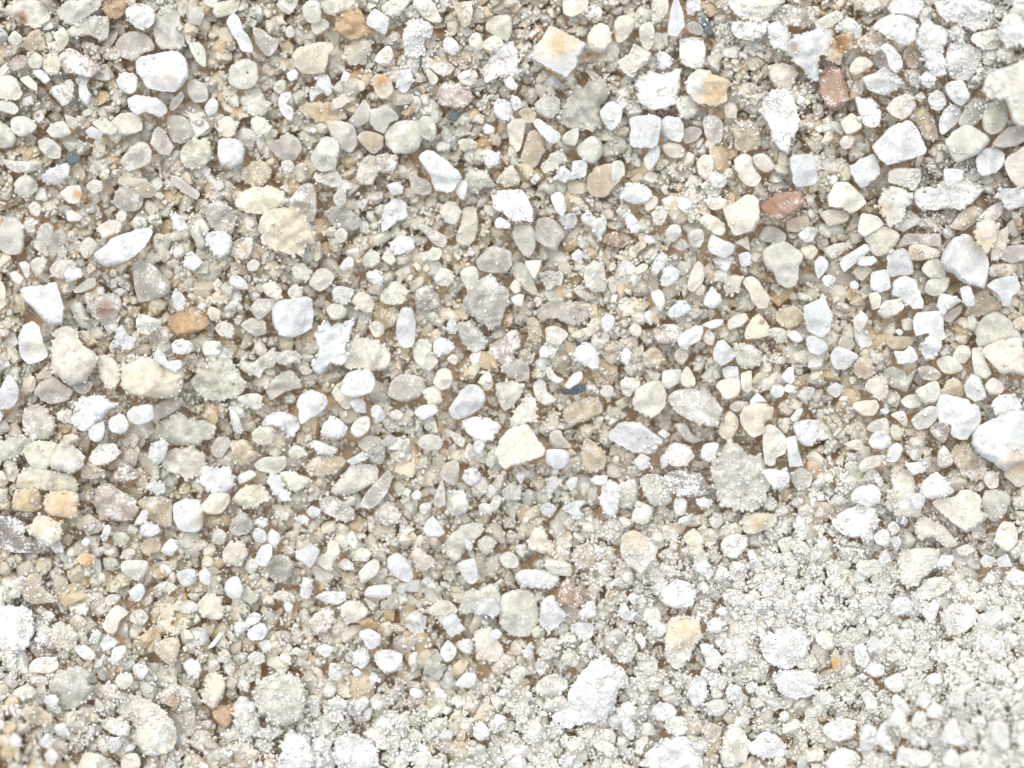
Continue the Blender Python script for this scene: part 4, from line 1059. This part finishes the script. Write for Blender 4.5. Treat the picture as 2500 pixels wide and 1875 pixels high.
# ---------------------------------------------------------------- read the traced outlines
class Grain: pass
grains = []
for (ox, oy), block in DATA.items():
    for line in block.strip().splitlines():
        head, pts = line.rsplit(' : ', 1) if ' : ' in line else (None, None)
        head = head.strip()
        g = Grain()
        code = head.split()[0]
        g.mat, g.edge, g.layer = code[0], code[1], int(code[2])
        g.short = g.label = None
        if '!' in head:
            g.short, g.label = head.split('!', 1)[1].split('|')
        P = np.array([[float(v) for v in q.split(',')] for q in pts.split()]) * TILE + (ox, oy)
        x, y = P[:, 0], P[:, 1]
        cr = x * np.roll(y, -1) - np.roll(x, -1) * y
        A = cr.sum() / 2
        if A < 0:
            P = P[::-1]; x, y = P[:, 0], P[:, 1]; cr = x * np.roll(y, -1) - np.roll(x, -1) * y; A = -A
        g.P = P; g.area = A
        g.c = np.array([((x + np.roll(x, -1)) * cr).sum(), ((y + np.roll(y, -1)) * cr).sum()]) / (6 * A)
        d = P - g.c
        ev = np.sqrt(np.maximum(np.linalg.eigvalsh(np.cov(d.T)), 1e-6))
        g.aspect = ev[1] / ev[0]
        g.size = math.sqrt(A)
        g.minw = g.size / math.sqrt(g.aspect)
        grains.append(g)
order = sorted(range(len(grains)), key=lambda i: -(grains[i].area + (1e7 if grains[i].short else 0)))
HERO_MAX = 330
for rank, i in enumerate(order):
    grains[i].hero = rank < HERO_MAX

from mathutils import Vector
from mathutils.geometry import delaunay_2d_cdt
# ---------------------------------------------------------------- one grain: outline -> rounded, faceted, rough solid
def outline(g, n, seed):
    P = g.P
    dense = []
    k = len(P)
    for i in range(k):
        p0, p1, p2, p3 = P[i - 1], P[i], P[(i + 1) % k], P[(i + 2) % k]
        t = np.linspace(0, 1, 12, endpoint=False)[:, None]
        cm = .5 * ((2 * p1) + (-p0 + p2) * t + (2 * p0 - 5 * p1 + 4 * p2 - p3) * t ** 2 + (-p0 + 3 * p1 - 3 * p2 + p3) * t ** 3)
        ln = p1 + (p2 - p1) * t
        w = .35 if g.edge == 'a' else .85
        dense.append(cm * w + ln * (1 - w))
    D = np.concatenate(dense)
    seg = np.linalg.norm(np.roll(D, -1, 0) - D, axis=1); s = np.concatenate([[0], np.cumsum(seg)])
    u = np.linspace(0, s[-1], n, endpoint=False)
    Dc = np.concatenate([D, D[:1]])
    Q = np.stack([np.interp(u, s, Dc[:, 0]), np.interp(u, s, Dc[:, 1])], 1)
    d = Q - g.c; rad = np.linalg.norm(d, axis=1)[:, None]
    q3 = np.c_[Q, np.zeros(n)]
    amp = {'s': .020, 'a': .017, 'r': .040}[g.edge] * min(g.size, 110)
    amp = amp * np.clip(.65 + .75 * waves(q3, 1 / 70.0, seed + 2), .12, 1.4)
    j = waves(q3, 1 / 24.0, seed) * amp + waves(q3, 1 / 11.0, seed + 1) * amp * .9
    return Q, d / np.maximum(rad, 1e-3) * j[:, None]

def edge_dist(X, Y, Q):
    """distance of points to a closed outline, and whether they lie inside it"""
    A = Q; B = np.roll(Q, -1, 0); D = B - A
    px = X.ravel()[:, None] - A[None, :, 0]; py = Y.ravel()[:, None] - A[None, :, 1]
    t = np.clip((px * D[:, 0] + py * D[:, 1]) / np.maximum((D ** 2).sum(1), 1e-9), 0, 1)
    d = np.sqrt(((px - t * D[:, 0]) ** 2 + (py - t * D[:, 1]) ** 2).min(1))
    yy = Y.ravel()[:, None]
    cond = (A[None, :, 1] > yy) != (B[None, :, 1] > yy)
    xi = A[None, :, 0] + (yy - A[None, :, 1]) / np.where(np.abs(D[:, 1]) < 1e-9, 1e-9, D[:, 1]) * D[:, 0]
    ins = (cond & (X.ravel()[:, None] < xi)).sum(1) % 2 == 1
    return d.reshape(X.shape), ins.reshape(X.shape)

def crystal(g, seed, step, n, bots):
    """vertices as (photo px x, photo px y, mm above the grain's middle)"""
    r = np.random.default_rng(seed)
    Q, jit = outline(g, n, seed)
    d = Q - g.c
    thick = np.clip(g.minw * .03 * r.uniform(.58, .74), .35, 3.4)
    if g.edge == 'a': thick *= 1.08
    if g.mat == 'g' and g.edge == 's': thick *= .85
    hs = g.hs = thick / 2
    pw, rt = {'s': (3.0, .58), 'a': (6.5, .60), 'r': (3.6, .60)}[g.edge]
    planes = []
    for _ in range(3):
        th = r.uniform(0, 6.283); tilt = r.uniform(.12, .55); lift = r.uniform(.50, .95)
        planes.append((math.cos(th) * tilt, math.sin(th) * tilt, lift))
    Qr = Q + jit
    # points: rim, two rows just inside it, a jittered grid over the rest
    lo, hi = Qr.min(0), Qr.max(0)
    ax = np.arange(lo[0], hi[0] + step, step); ay = np.arange(lo[1], hi[1] + step, step)
    AX, AY = np.meshgrid(ax, ay); AX = AX + (np.arange(len(ay)) % 2)[:, None] * step / 2
    AX = AX + r.uniform(-.3, .3, AX.shape) * step; AY = AY + r.uniform(-.3, .3, AY.shape) * step
    cx, cy = AX.ravel(), AY.ravel()
    tg = np.roll(Qr, -1, 0) - np.roll(Qr, 1, 0); nr = np.c_[-tg[:, 1], tg[:, 0]] / np.maximum(np.linalg.norm(tg, axis=1), 1e-6)[:, None]
    for off in (1.3, 3.4):
        for sg in (1, -1):
            cx = np.concatenate([cx, Qr[:, 0] + sg * nr[:, 0] * off]); cy = np.concatenate([cy, Qr[:, 1] + sg * nr[:, 1] * off])
    ed, ins = edge_dist(cx, cy, Qr)
    ring = np.arange(len(cx)) >= AX.size
    ok = ins & np.where(ring, ed > 1.0, ed > 3.4 + step * .45)
    pts = np.concatenate([Qr, np.c_[cx[ok], cy[ok]]])
    vc, _, fc, _, _, _ = delaunay_2d_cdt([Vector((float(a_), float(b_))) for a_, b_ in pts - g.c], [], [list(range(n))], 1, 1e-3)
    xy = np.array([v[:] for v in vc]) + g.c
    tri = np.array([f for f in fc if len(f) == 3])
    ed, ins = edge_dist(xy[:, 0], xy[:, 1], Qr)
    emax = g.emax = max(float(ed.max()), 2.0)
    a2, b2, c2 = xy[tri[:, 0]], xy[tri[:, 1]], xy[tri[:, 2]]
    flip = ((b2 - a2)[:, 0] * (c2 - a2)[:, 1] - (b2 - a2)[:, 1] * (c2 - a2)[:, 0]) > 0       # photo y runs down
    tri[flip] = tri[flip][:, ::-1]
    def top(e_, dx, dy):
        s_ = 1 - np.clip(e_ / emax, 0, 1)
        z = hs * (1 - s_ ** pw) ** rt
        for a_, b_, c_ in planes:
            z = np.minimum(z, hs * c_ + (dx * a_ + dy * b_) * .03)
        return np.maximum(z, 0)
    g.top = top; g.Qr = Qr
    zt = top(ed, xy[:, 0] - g.c[0], xy[:, 1] - g.c[1])
    V = np.c_[xy, zt]; ntop = len(V)
    q = V.copy(); q[:, 2] /= .03
    am = {'s': .016, 'a': .012, 'r': .026}[g.edge] * min(g.size, 90)
    nz = waves(q, 1 / (g.size * .55), seed + 3) * am * 1.6 + waves(q, 1 / 30., seed + 4) * am + waves(q, 1 / 14., seed + 5) * am * .8
    lump = None
    if g.edge == 'r':              # crumbs fused into the grain
        k = int(g.area / 330) + 6
        C = np.c_[r.uniform(lo[0], hi[0], k), r.uniform(lo[1], hi[1], k)]
        dd = np.hypot(V[:, None, 0] - C[None, :, 0], V[:, None, 1] - C[None, :, 1])
        lump = dd.argmin(1); cr_ = r.uniform(9, 19, k)[lump]
        nz = nz + np.sqrt(np.maximum(1 - (dd.min(1) / cr_) ** 2, 0)) * r.uniform(.5, 4.6, k)[lump]
        lumpt = np.append(r.uniform(.88, 1.10, k), 1.0)
    V[:, 2] += nz * .03 * .85 * np.clip(ed / 4.0, 0, 1)
    # underside: rings from the same rim
    U = [np.c_[Qr, np.zeros(n)]]
    for s in bots:
        U.append(np.c_[g.c + (d + jit * s ** 8) * s, np.full(n, -hs * (1 - s ** 2.4) ** .6)])
    U.append([[g.c[0], g.c[1], -hs]])
    U = np.concatenate([np.asarray(u, float) for u in U])
    F = [tri.ravel()]; K = [3] * len(tri)
    i = np.arange(n); j = (i + 1) % n
    for k in range(len(bots)):
        a_ = ntop + k * n; b_ = a_ + n
        F.append(np.stack([a_ + i, a_ + j, b_ + j, b_ + i], 1).ravel()); K += [4] * n
    a_ = ntop + len(bots) * n
    F.append(np.stack([a_ + i, a_ + j, np.full(n, a_ + n)], 1).ravel()); K += [3] * n
    V = np.concatenate([V, U]); q = V.copy(); q[:, 2] /= .03
    ed = np.concatenate([ed, np.zeros(len(U))])
    g.rim_ids = np.nonzero((ed[:ntop] < 6))[0]; g.top_ids = np.nonzero(ed[:ntop] > min(6, emax * .5))[0]
    F = [np.concatenate(F)]
    if lump is not None: lumpt = lumpt[np.concatenate([lump, np.full(len(U), len(lumpt) - 1)])]
    # colour
    base = np.array(TINT[g.mat]) * r.uniform(.93, 1.06) * (1 + r.normal(0, .008, 3))
    if g.mat in 'tc' and r.random() < .3: base *= (1.0, .98, .92)
    T = np.repeat(np.clip(base, 0, .92)[None], len(V), 0)
    if lump is not None: T = np.clip(T * lumpt[:, None], 0, .9)
    du = np.full(len(V), DUST[g.mat] * r.uniform(.75, 1.3))
    if g.mat in 'tgycl':           # frosted edges, with light seeping through thin rims painted into the tint
        rim = .75 * np.clip(1.35 - ed / 3.4, 0, 1)
        if g.mat in 'tgy':         # darker core tint paints in the dimmer light of a see-through middle
            sx_ = 1 - np.clip(ed / emax, 0, 1)
            T = T * (1 - .14 * np.clip(1 - sx_, 0, 1) * np.clip(.6 + .7 * waves(q, 1 / 60., seed + 14), 0, 1.3))[:, None]
        rim *= np.clip(.7 + .5 * waves(q, 1 / 40., seed + 12), 0, 1)
        T = T * (1 - rim[:, None]) + np.array([.86, .86, .80]) * rim[:, None]
    pw_ = float(powder(*g.c)); du = np.minimum(du + .35 * pw_, .95); T = T * (1 - .4 * pw_) + np.array([.93, .93, .90]) * .4 * pw_
    for (ox, oy, sx, sy, sr, col, st) in STAINS:
        px, py = ox + sx * TILE, oy + sy * TILE
        if abs(px - g.c[0]) < 200 and abs(py - g.c[1]) < 200:
            dist = np.hypot(V[:, 0] - px, V[:, 1] - py) / (sr * TILE)
            dist += waves(q, 1 / 30., seed + 9) * .22 + waves(q, 1 / 12., seed + 10) * .12
            w = np.clip(1.35 - dist, 0, 1) ** .8 * st * (V[:, 2] > -.3)
            T = T * (1 - w[:, None]) + np.array(col) * w[:, None]
            if col is WHITE: du = np.maximum(du, w * .75)
            else: du = du * (1 - .8 * w)
    return V, F[0], np.array(K), T, du

# ---------------------------------------------------------------- the heap's height map (photo px grid, mm)
G = 3.0; X0, Y0, X1, Y1 = -330, -330, 2830, 2205
gx = np.arange(X0, X1, G) + G / 2; gy = np.arange(Y0, Y1, G) + G / 2
GX, GY = np.meshgrid(gx, gy)
ZM = zmac(GX, GY)
BED = -1.75
H = ZM + BED
M = np.zeros(H.shape, np.int16)           # which grain covers a cell
MZ = np.full(H.shape, -99.0)

for i, g in enumerate(grains):
    g.seed = 1000 + i * 13
    g.geo = crystal(g, g.seed, 5.2, 72, (.93, .7, .3)) if g.hero else crystal(g, g.seed, 5.0, 40, (.85, .4))
    cz = float(zmac(*g.c))
    g.z = cz + g.layer * .75 - .15 + (.12 if g.mat in 'wc' else -.12 if g.mat in 'gy' else 0) + (0 if g.hero else .2)
    # put it into the height map
    lo, hi = g.Qr.min(0), g.Qr.max(0)
    i0 = max(int((lo[1] - Y0) / G), 0); i1 = int((hi[1] - Y0) / G) + 2
    j0 = max(int((lo[0] - X0) / G), 0); j1 = int((hi[0] - X0) / G) + 2
    ed, ins = edge_dist(GX[i0:i1, j0:j1], GY[i0:i1, j0:j1], g.Qr[::2])
    zt = g.z + g.top(ed, GX[i0:i1, j0:j1] - g.c[0], GY[i0:i1, j0:j1] - g.c[1])
    sub = MZ[i0:i1, j0:j1]
    up = ins & (zt > sub)
    sub[up] = zt[up]; M[i0:i1, j0:j1][up] = i + 1
    hv = H[i0:i1, j0:j1]; hv[ins] = np.maximum(hv[ins], zt[ins])


# ---------------------------------------------------------------- the bed under everything
bx = np.concatenate([np.linspace(-4200, X0 - 40, 24), np.arange(X0, X1, 16.0), np.linspace(X1 + 40, 6700, 24)])
by = np.concatenate([np.linspace(-4200, Y0 - 40, 24), np.arange(Y0, Y1, 16.0), np.linspace(Y1 + 40, 6100, 24)])
BX, BY = np.meshgrid(bx, by)
q = np.c_[BX.ravel(), BY.ravel(), np.zeros(BX.size)]
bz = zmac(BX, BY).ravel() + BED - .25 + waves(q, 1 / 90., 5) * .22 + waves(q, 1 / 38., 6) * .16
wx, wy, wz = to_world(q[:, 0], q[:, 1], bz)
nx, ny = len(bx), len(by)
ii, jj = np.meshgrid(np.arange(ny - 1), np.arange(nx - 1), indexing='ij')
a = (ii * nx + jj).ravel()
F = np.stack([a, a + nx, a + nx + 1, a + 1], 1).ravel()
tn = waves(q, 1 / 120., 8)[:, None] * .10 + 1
bed_me = new_mesh("salt_bed", np.c_[wx, wy, wz], F, np.full(len(a), 4), MAT['m'], np.array([.58, .42, .26]) * tn, .12, 40)  # tan puts the warm light of the deep gaps into the bed's colour
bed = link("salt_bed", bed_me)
bed["kind"] = "structure"
bed["label"] = "packed salt bed painted tan like the warm shade in the gaps between the grains"

# ---------------------------------------------------------------- loose grains: shapes
import bmesh
def hull(r, npts, cut, rough):
    """a small irregular crystal: convex hull of a few random points, optionally cut once finer and roughened"""
    bm = bmesh.new()
    if r.random() < .45:           # cleaved, blocky
        e = r.uniform(.55, .95, 3)
        pts = np.array([[sx, sy, sz] for sx in (-1, 1) for sy in (-1, 1) for sz in (-1, 1)]) * e * .82 + r.normal(0, .12, (8, 3))
        extra = r.normal(size=(max(npts - 8, 1), 3)); extra /= np.linalg.norm(extra, axis=1)[:, None]
        pts = np.concatenate([pts, extra * .85])[:npts]
    else:
        pts = r.normal(size=(npts, 3)); pts /= np.linalg.norm(pts, axis=1)[:, None]; pts *= r.uniform(.8, 1.1, (npts, 1))
    for p in pts: bm.verts.new(p)
    res = bmesh.ops.convex_hull(bm, input=bm.verts)
    bmesh.ops.delete(bm, geom=[v for v in bm.verts if not v.link_faces], context='VERTS')
    if cut:
        bmesh.ops.subdivide_edges(bm, edges=bm.edges[:], cuts=1, use_grid_fill=True, smooth=.25)
        for v in bm.verts: v.co *= 1 + r.normal(0, rough)
    bmesh.ops.triangulate(bm, faces=bm.faces[:])
    bmesh.ops.recalc_face_normals(bm, faces=bm.faces[:])
    bm.verts.index_update()
    v = np.array([p.co[:] for p in bm.verts]); f = np.array([[l.index for l in p.verts] for p in bm.faces]); bm.free()
    return v, f
SH_L = [hull(rng, 13, True, .05) for _ in range(40)]
SH_M = [hull(rng, 13, False, 0) for _ in range(40)]
SH_F = [hull(rng, 8, False, 0) for _ in range(40)]

def rotations(n, flat=.5):
    q = rng.normal(size=(n, 4)); q /= np.linalg.norm(q, axis=1)[:, None]
    w, x, y, z = q.T
    return np.stack([1 - 2 * (y * y + z * z), 2 * (x * y - z * w), 2 * (x * z + y * w), 2 * (x * y + z * w), 1 - 2 * (x * x + z * z),
                     2 * (y * z - x * w), 2 * (x * z - y * w), 2 * (y * z + x * w), 1 - 2 * (x * x + y * y)], 1).reshape(n, 3, 3)

def scatter_geo(P, rad, shapes, tint, dust):
    """P: (n,3) px,px,mm centres; rad px -> joined vertices, triangles, tints, dust"""
    n = len(P); pick = rng.integers(0, len(shapes), n)
    st = np.stack([rng.uniform(.72, 1.35, n), rng.uniform(.72, 1.2, n), rng.uniform(.6, 1.0, n)], 1)
    rot = rotations(n)
    vs, fs, ts, ds = [], [], [], []; off = 0
    for k, (sv, sf) in enumerate(shapes):
        id_ = np.nonzero(pick == k)[0]
        if not len(id_): continue
        S = np.einsum('nij,nvj->nvi', rot[id_], sv[None] * st[id_][:, None, :]) * rad[id_][:, None, None]
        q_ = P[id_]
        px = q_[:, None, 0] + S[:, :, 0]; py = q_[:, None, 1] - S[:, :, 1]; pz = q_[:, None, 2] + S[:, :, 2] * .03 * .8
        x, y, z = to_world(px.ravel(), py.ravel(), pz.ravel())
        vs.append(np.c_[x, y, z]); nv = len(sv)
        fs.append((sf[None] + (np.arange(len(id_)) * nv)[:, None, None]).ravel() + off); off += nv * len(id_)
        ts.append(np.repeat(tint[id_], nv, 0)); ds.append(np.repeat(dust[id_], nv))
    return np.concatenate(vs), np.concatenate(fs), np.concatenate(ts), np.concatenate(ds)
def scatter_mesh(name, parts, mat, sharp=None):
    vs, fs, ts, ds = [], [], [], []; off = 0
    for v, f, t, d in parts:
        vs.append(v); fs.append(f + off); ts.append(t); ds.append(d); off += len(v)
    F = np.concatenate(fs)
    return new_mesh(name, np.concatenate(vs), F, np.full(len(F) // 3, 3), mat, np.concatenate(ts), np.concatenate(ds), sharp)

CAPS = {}
def drop(x, y, r, sink=.25):
    """let a grain of radius r (px) settle on the height map; returns its centre height"""
    k = max(int(round(r / G)), 1)
    if k not in CAPS:
        t = np.arange(-k, k + 1); d2 = (t[:, None] ** 2 + t[None] ** 2) / (k + .3) ** 2
        CAPS[k] = (np.where(d2 < 1, np.sqrt(np.maximum(1 - d2, 0)), -9e9), d2 < 1)
    capz, msk = CAPS[k]
    i = int((y - Y0) / G); j = int((x - X0) / G)
    if i - k < 0 or j - k < 0 or i + k + 1 > H.shape[0] or j + k + 1 > H.shape[1]:
        return None
    h = H[i - k:i + k + 1, j - k:j + k + 1]
    z = np.percentile(h[msk], 35) + sink * r * .03
    np.maximum(h, z + capz * r * .03 * .7, out=h)
    return z

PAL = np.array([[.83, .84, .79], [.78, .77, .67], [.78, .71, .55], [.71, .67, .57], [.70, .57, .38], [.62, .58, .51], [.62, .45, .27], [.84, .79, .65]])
def tints(n, wts):
    w = np.array(wts, float); w /= w.sum()
    t = PAL[rng.choice(len(PAL), n, p=w)] * rng.uniform(.90, 1.06, (n, 1)) * (1 + rng.normal(0, .008, (n, 3)))
    return np.clip(t, .02, .93)
def fine_tints(n, wts):            # small clear crumbs scatter more and absorb less
    return 1 - (1 - tints(n, wts)) * .72

def fill(n, r_lo, r_hi, gamma, tries, cover, zcap, sink, seedpow=0.0):
    """drop n grains, each into the lowest of a few random spots; cover = chance of landing on a big crystal"""
    P = []; Rr = []
    rad = r_lo + (r_hi - r_lo) * rng.random(n) ** gamma
    rad[::-1].sort()
    for r in rad:
        best = None
        for _ in range(tries):
            x = rng.uniform(X0 + 40, X1 - 40); y = rng.uniform(Y0 + 40, Y1 - 40)
            i = int((y - Y0) / G); j = int((x - X0) / G)
            if M[i, j]:
                if rng.random() > cover: continue
            elif r > 8:            # a bigger grain must not lie half over a traced crystal
                k_ = int(r * .55 / G)
                if i - k_ < 0 or j - k_ < 0 or i + k_ >= M.shape[0] or j + k_ >= M.shape[1]: continue
                if M[i - k_, j] or M[i + k_, j] or M[i, j - k_] or M[i, j + k_]: continue
            h = H[i, j] - ZM[i, j] - seedpow * PW[i, j]
            if best is None or h < best[0]: best = (h, x, y, i, j)
        if best is None or best[0] > zcap: continue
        _, x, y, i, j = best
        z = drop(x, y, r, sink)
        if z is None: continue
        P.append((x, y, z)); Rr.append(r)
    return np.array(P), np.array(Rr)
PW = powder(GX, GY)

# ---------------------------------------------------------------- stuff: loose salt between and under the big crystals
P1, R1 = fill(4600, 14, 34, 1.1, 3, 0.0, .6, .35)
P2, R2 = fill(6500, 5.5, 14, 1.6, 3, 0.02, .8, .30)
P2b, R2b = fill(4200, 10, 26, 1.2, 5, 0.0, .9, .35)
W0 = [8, 22, 20, 14, 24, 4, .7, 10]; W1 = [18, 34, 10, 20, 7, 4, .3, 16]  # W0: tan-heavy for the lowest grains, painting in warm shade between the crystals
def floury(t, P):
    w = (powder(P[:, 0], P[:, 1]) * .9)[:, None]
    return t * (1 - w) + np.array([[.97, .97, .94]]) * w
def coat(P): return np.minimum(rng.uniform(.1, .6, len(P)) + .4 * powder(P[:, 0], P[:, 1]), .95)
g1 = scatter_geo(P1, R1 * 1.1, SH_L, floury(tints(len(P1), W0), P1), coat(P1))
g2 = scatter_geo(P2, R2 * 1.15, SH_M, floury(tints(len(P2), W1), P2), coat(P2))
g3 = scatter_geo(P2b, R2b * 1.1, SH_L, floury(tints(len(P2b), [24, 36, 10, 14, 6, 4, .4, 18]), P2b), coat(P2b))
me = scatter_mesh("loose_salt_grains", [g1, g2, g3], MAT['m'], 24)
o = link("loose_salt_grains", me); o["kind"] = "stuff"; o["category"] = "salt"
o["label"] = "countless smaller pale salt grains filling the spaces between the large crystals"

# fine crumbs: between grains, on ragged edges, as dust on top, and thick in the powdery places
P3, R3 = fill(32000, 2.4, 8.0, 1.7, 2, 0.05, 1.6, .35, .6)
ex = []; er = []; et = []
for i, g in enumerate(grains):
    V, T = g.geo[0], g.geo[3]
    if g.edge == 'r' or g.mat in 'p':
        m = int(g.size / 3.4)
        idx = rng.choice(g.rim_ids, m); v = V[idx].copy()
        v[:, :2] += rng.normal(0, 2.5, (m, 2)); v[:, 2] += g.z + rng.uniform(-.15, .12, m)
        ex.append(v); er.append(rng.uniform(2.6, 7.5, m) * (.75 + g.size / 400)); et.append(np.clip(T[idx] * rng.uniform(.95, 1.12, (m, 1)), 0, .92))
    m = int(g.size / 100 * {'s': 4, 'a': 3, 'r': 9}[g.edge] * rng.uniform(.3, 1.7) * (1.6 if g.mat in 'tgpyb' else 1))
    if m:
        idx = rng.choice(g.top_ids, m); v = V[idx].copy(); v[:, 2] += g.z + .02
        ex.append(v); er.append(rng.uniform(1.2, 3.2, m) * (1 + (rng.random(m) < .12) * 1.0)); et.append(np.clip(np.array([[.93, .93, .90]]) * rng.uniform(.95, 1.03, (m, 1)), 0, .95))
# powdery places
cand = np.c_[rng.uniform(-150, 2650, 230000), rng.uniform(-150, 2025, 230000)]
keep = rng.random(len(cand)) < powder(cand[:, 0], cand[:, 1]) * (.35 + .65 * (waves(np.c_[cand, np.zeros(len(cand))], 1 / 60., 77) > -.1))
cand = cand[keep][:66000]
ci = ((cand[:, 1] - Y0) / G).astype(int); cj = ((cand[:, 0] - X0) / G).astype(int)
pr = 1.5 + 5.0 * rng.random(len(cand)) ** 2.0
pz = H[ci, cj] + pr * .03 * .15 + rng.uniform(-.05, .15, len(cand)) * PW[ci, cj]
ex.append(np.c_[cand, pz]); er.append(pr); et.append(np.clip(np.array([[.96, .96, .94]]) * rng.uniform(.95, 1.01, (len(cand), 1)), 0, .965))
t3 = floury(fine_tints(len(P3), [40, 30, 8, 10, 5, 3, .4, 18]), P3)
P = np.concatenate([P3] + ex); RR = np.concatenate([R3] + er); tt = np.concatenate([t3] + et)
me = scatter_mesh("fine_salt_crumbs", [scatter_geo(P, RR * 1.1, SH_F, tt, np.zeros(len(P)))], MAT['f'])
o = link("fine_salt_crumbs", me); o["kind"] = "stuff"; o["category"] = "salt powder"
o["label"] = "fine white salt crumbs and powder dusted over and between the grains"

# ---------------------------------------------------------------- labels
def look(g):
    d = 1.13 * g.size
    size = 'large ' if d > 120 else 'small ' if d < 62 else ''
    shape = 'long ' if g.aspect > 1.75 else {'a': 'angular ', 's': 'smooth ', 'r': 'crumbly '}[g.edge]
    return size + shape + WORD[g.mat] + ' salt crystal'
lands = [g for g in grains if g.short]
def near(g):
    return sorted(lands, key=lambda h: np.hypot(*(h.c - g.c)))
heroes = [g for g in grains if g.hero]
for g in heroes:
    if not g.label:
        a_ = near(g)
        g.cands = [look(g) + " beside the " + a_[0].short]
        v0 = a_[0].c - g.c
        for h in a_[1:9]:
            v1 = h.c - g.c
            if np.dot(v0, v1) < .25 * np.linalg.norm(v0) * np.linalg.norm(v1):
                g.cands.append(look(g) + " between the " + a_[0].short + " and the " + h.short)
        g.label = g.cands[0]
from collections import Counter
for lvl in (1, 2, 3):
    cnt = Counter(g.label for g in heroes)
    for g in heroes:
        if cnt[g.label] > 1 and not g.short and len(g.cands) > lvl:
            g.label = g.cands[lvl]
            cnt = Counter(h.label for h in heroes)

# ---------------------------------------------------------------- the large crystals, one object each
SPK = [(ox + x * TILE, oy + y * TILE, r * TILE, k) for (ox, oy, x, y, r, k) in SPECKS]
DARK = bpy.data.materials.new("dark_speck"); DARK.use_nodes = True
DARK.node_tree.nodes["Principled BSDF"].inputs["Base Color"].default_value = (.03, .025, .022, 1)
BROWN = bpy.data.materials.new("brown_speck"); BROWN.use_nodes = True
BROWN.node_tree.nodes["Principled BSDF"].inputs["Base Color"].default_value = (.28, .14, .05, 1)
sm_v, sm_f, sm_k, sm_t, sm_d, off = [], [], [], [], [], 0
used = set()
for i, g in enumerate(grains):
    V, F, K, T, du = g.geo
    x, y, z = to_world(V[:, 0], V[:, 1], V[:, 2] + g.z)
    if not g.hero:
        sm_v.append(np.c_[x, y, z]); sm_f.append(F + off); sm_k.append(K); sm_t.append(T); sm_d.append(du); off += len(V)
        continue
    cx, cy, cz = [float(v) for v in to_world(g.c[0], g.c[1], g.z)]
    cz -= g.hs * MM
    name = 'stone_chip' if g.mat == 'd' else 'salt_crystal'
    me = new_mesh(name, np.c_[x - cx, y - cy, z - cz], F, K, MAT[MAT_OF[g.mat]], T, du, 30 if g.edge == 'a' else 48)
    o = link(name, me)
    o.location = (cx, cy, cz)
    o["label"] = g.label
    o["category"] = "stone chip" if g.mat == 'd' else "salt crystal"
    o["group"] = "dark mineral chips in the salt" if g.mat == 'd' else "large salt crystals on the heap"
    for si, (sx, sy, sr, kind) in enumerate(SPK):
        jj_ = int((sx - X0) / G); ii_ = int((sy - Y0) / G)
        if si not in used and M[ii_, jj_] == i + 1:
            used.add(si)
            zz = float(H[ii_, jj_])
            sv, sf = SH_L[si % 20]; v = sv * np.array([sr, sr * .8, sr * .6])
            ax, ay, az = to_world(sx + v[:, 0], sy - v[:, 1], zz + v[:, 2] * .03)
            sp = new_mesh("mineral_speck", np.c_[ax - cx, ay - cy, az - cz], sf.ravel(), np.full(len(sf), 3), DARK if kind == 'k' else BROWN)
            s_ = link("mineral_speck", sp, o)
me = new_mesh("small_salt_crystals", np.concatenate(sm_v), np.concatenate(sm_f), np.concatenate(sm_k), MAT['w'], np.concatenate(sm_t), np.concatenate(sm_d), 45)
o = link("small_salt_crystals", me); o["kind"] = "stuff"; o["category"] = "salt"
o["label"] = "smaller white and cream salt crystals scattered among the large ones"
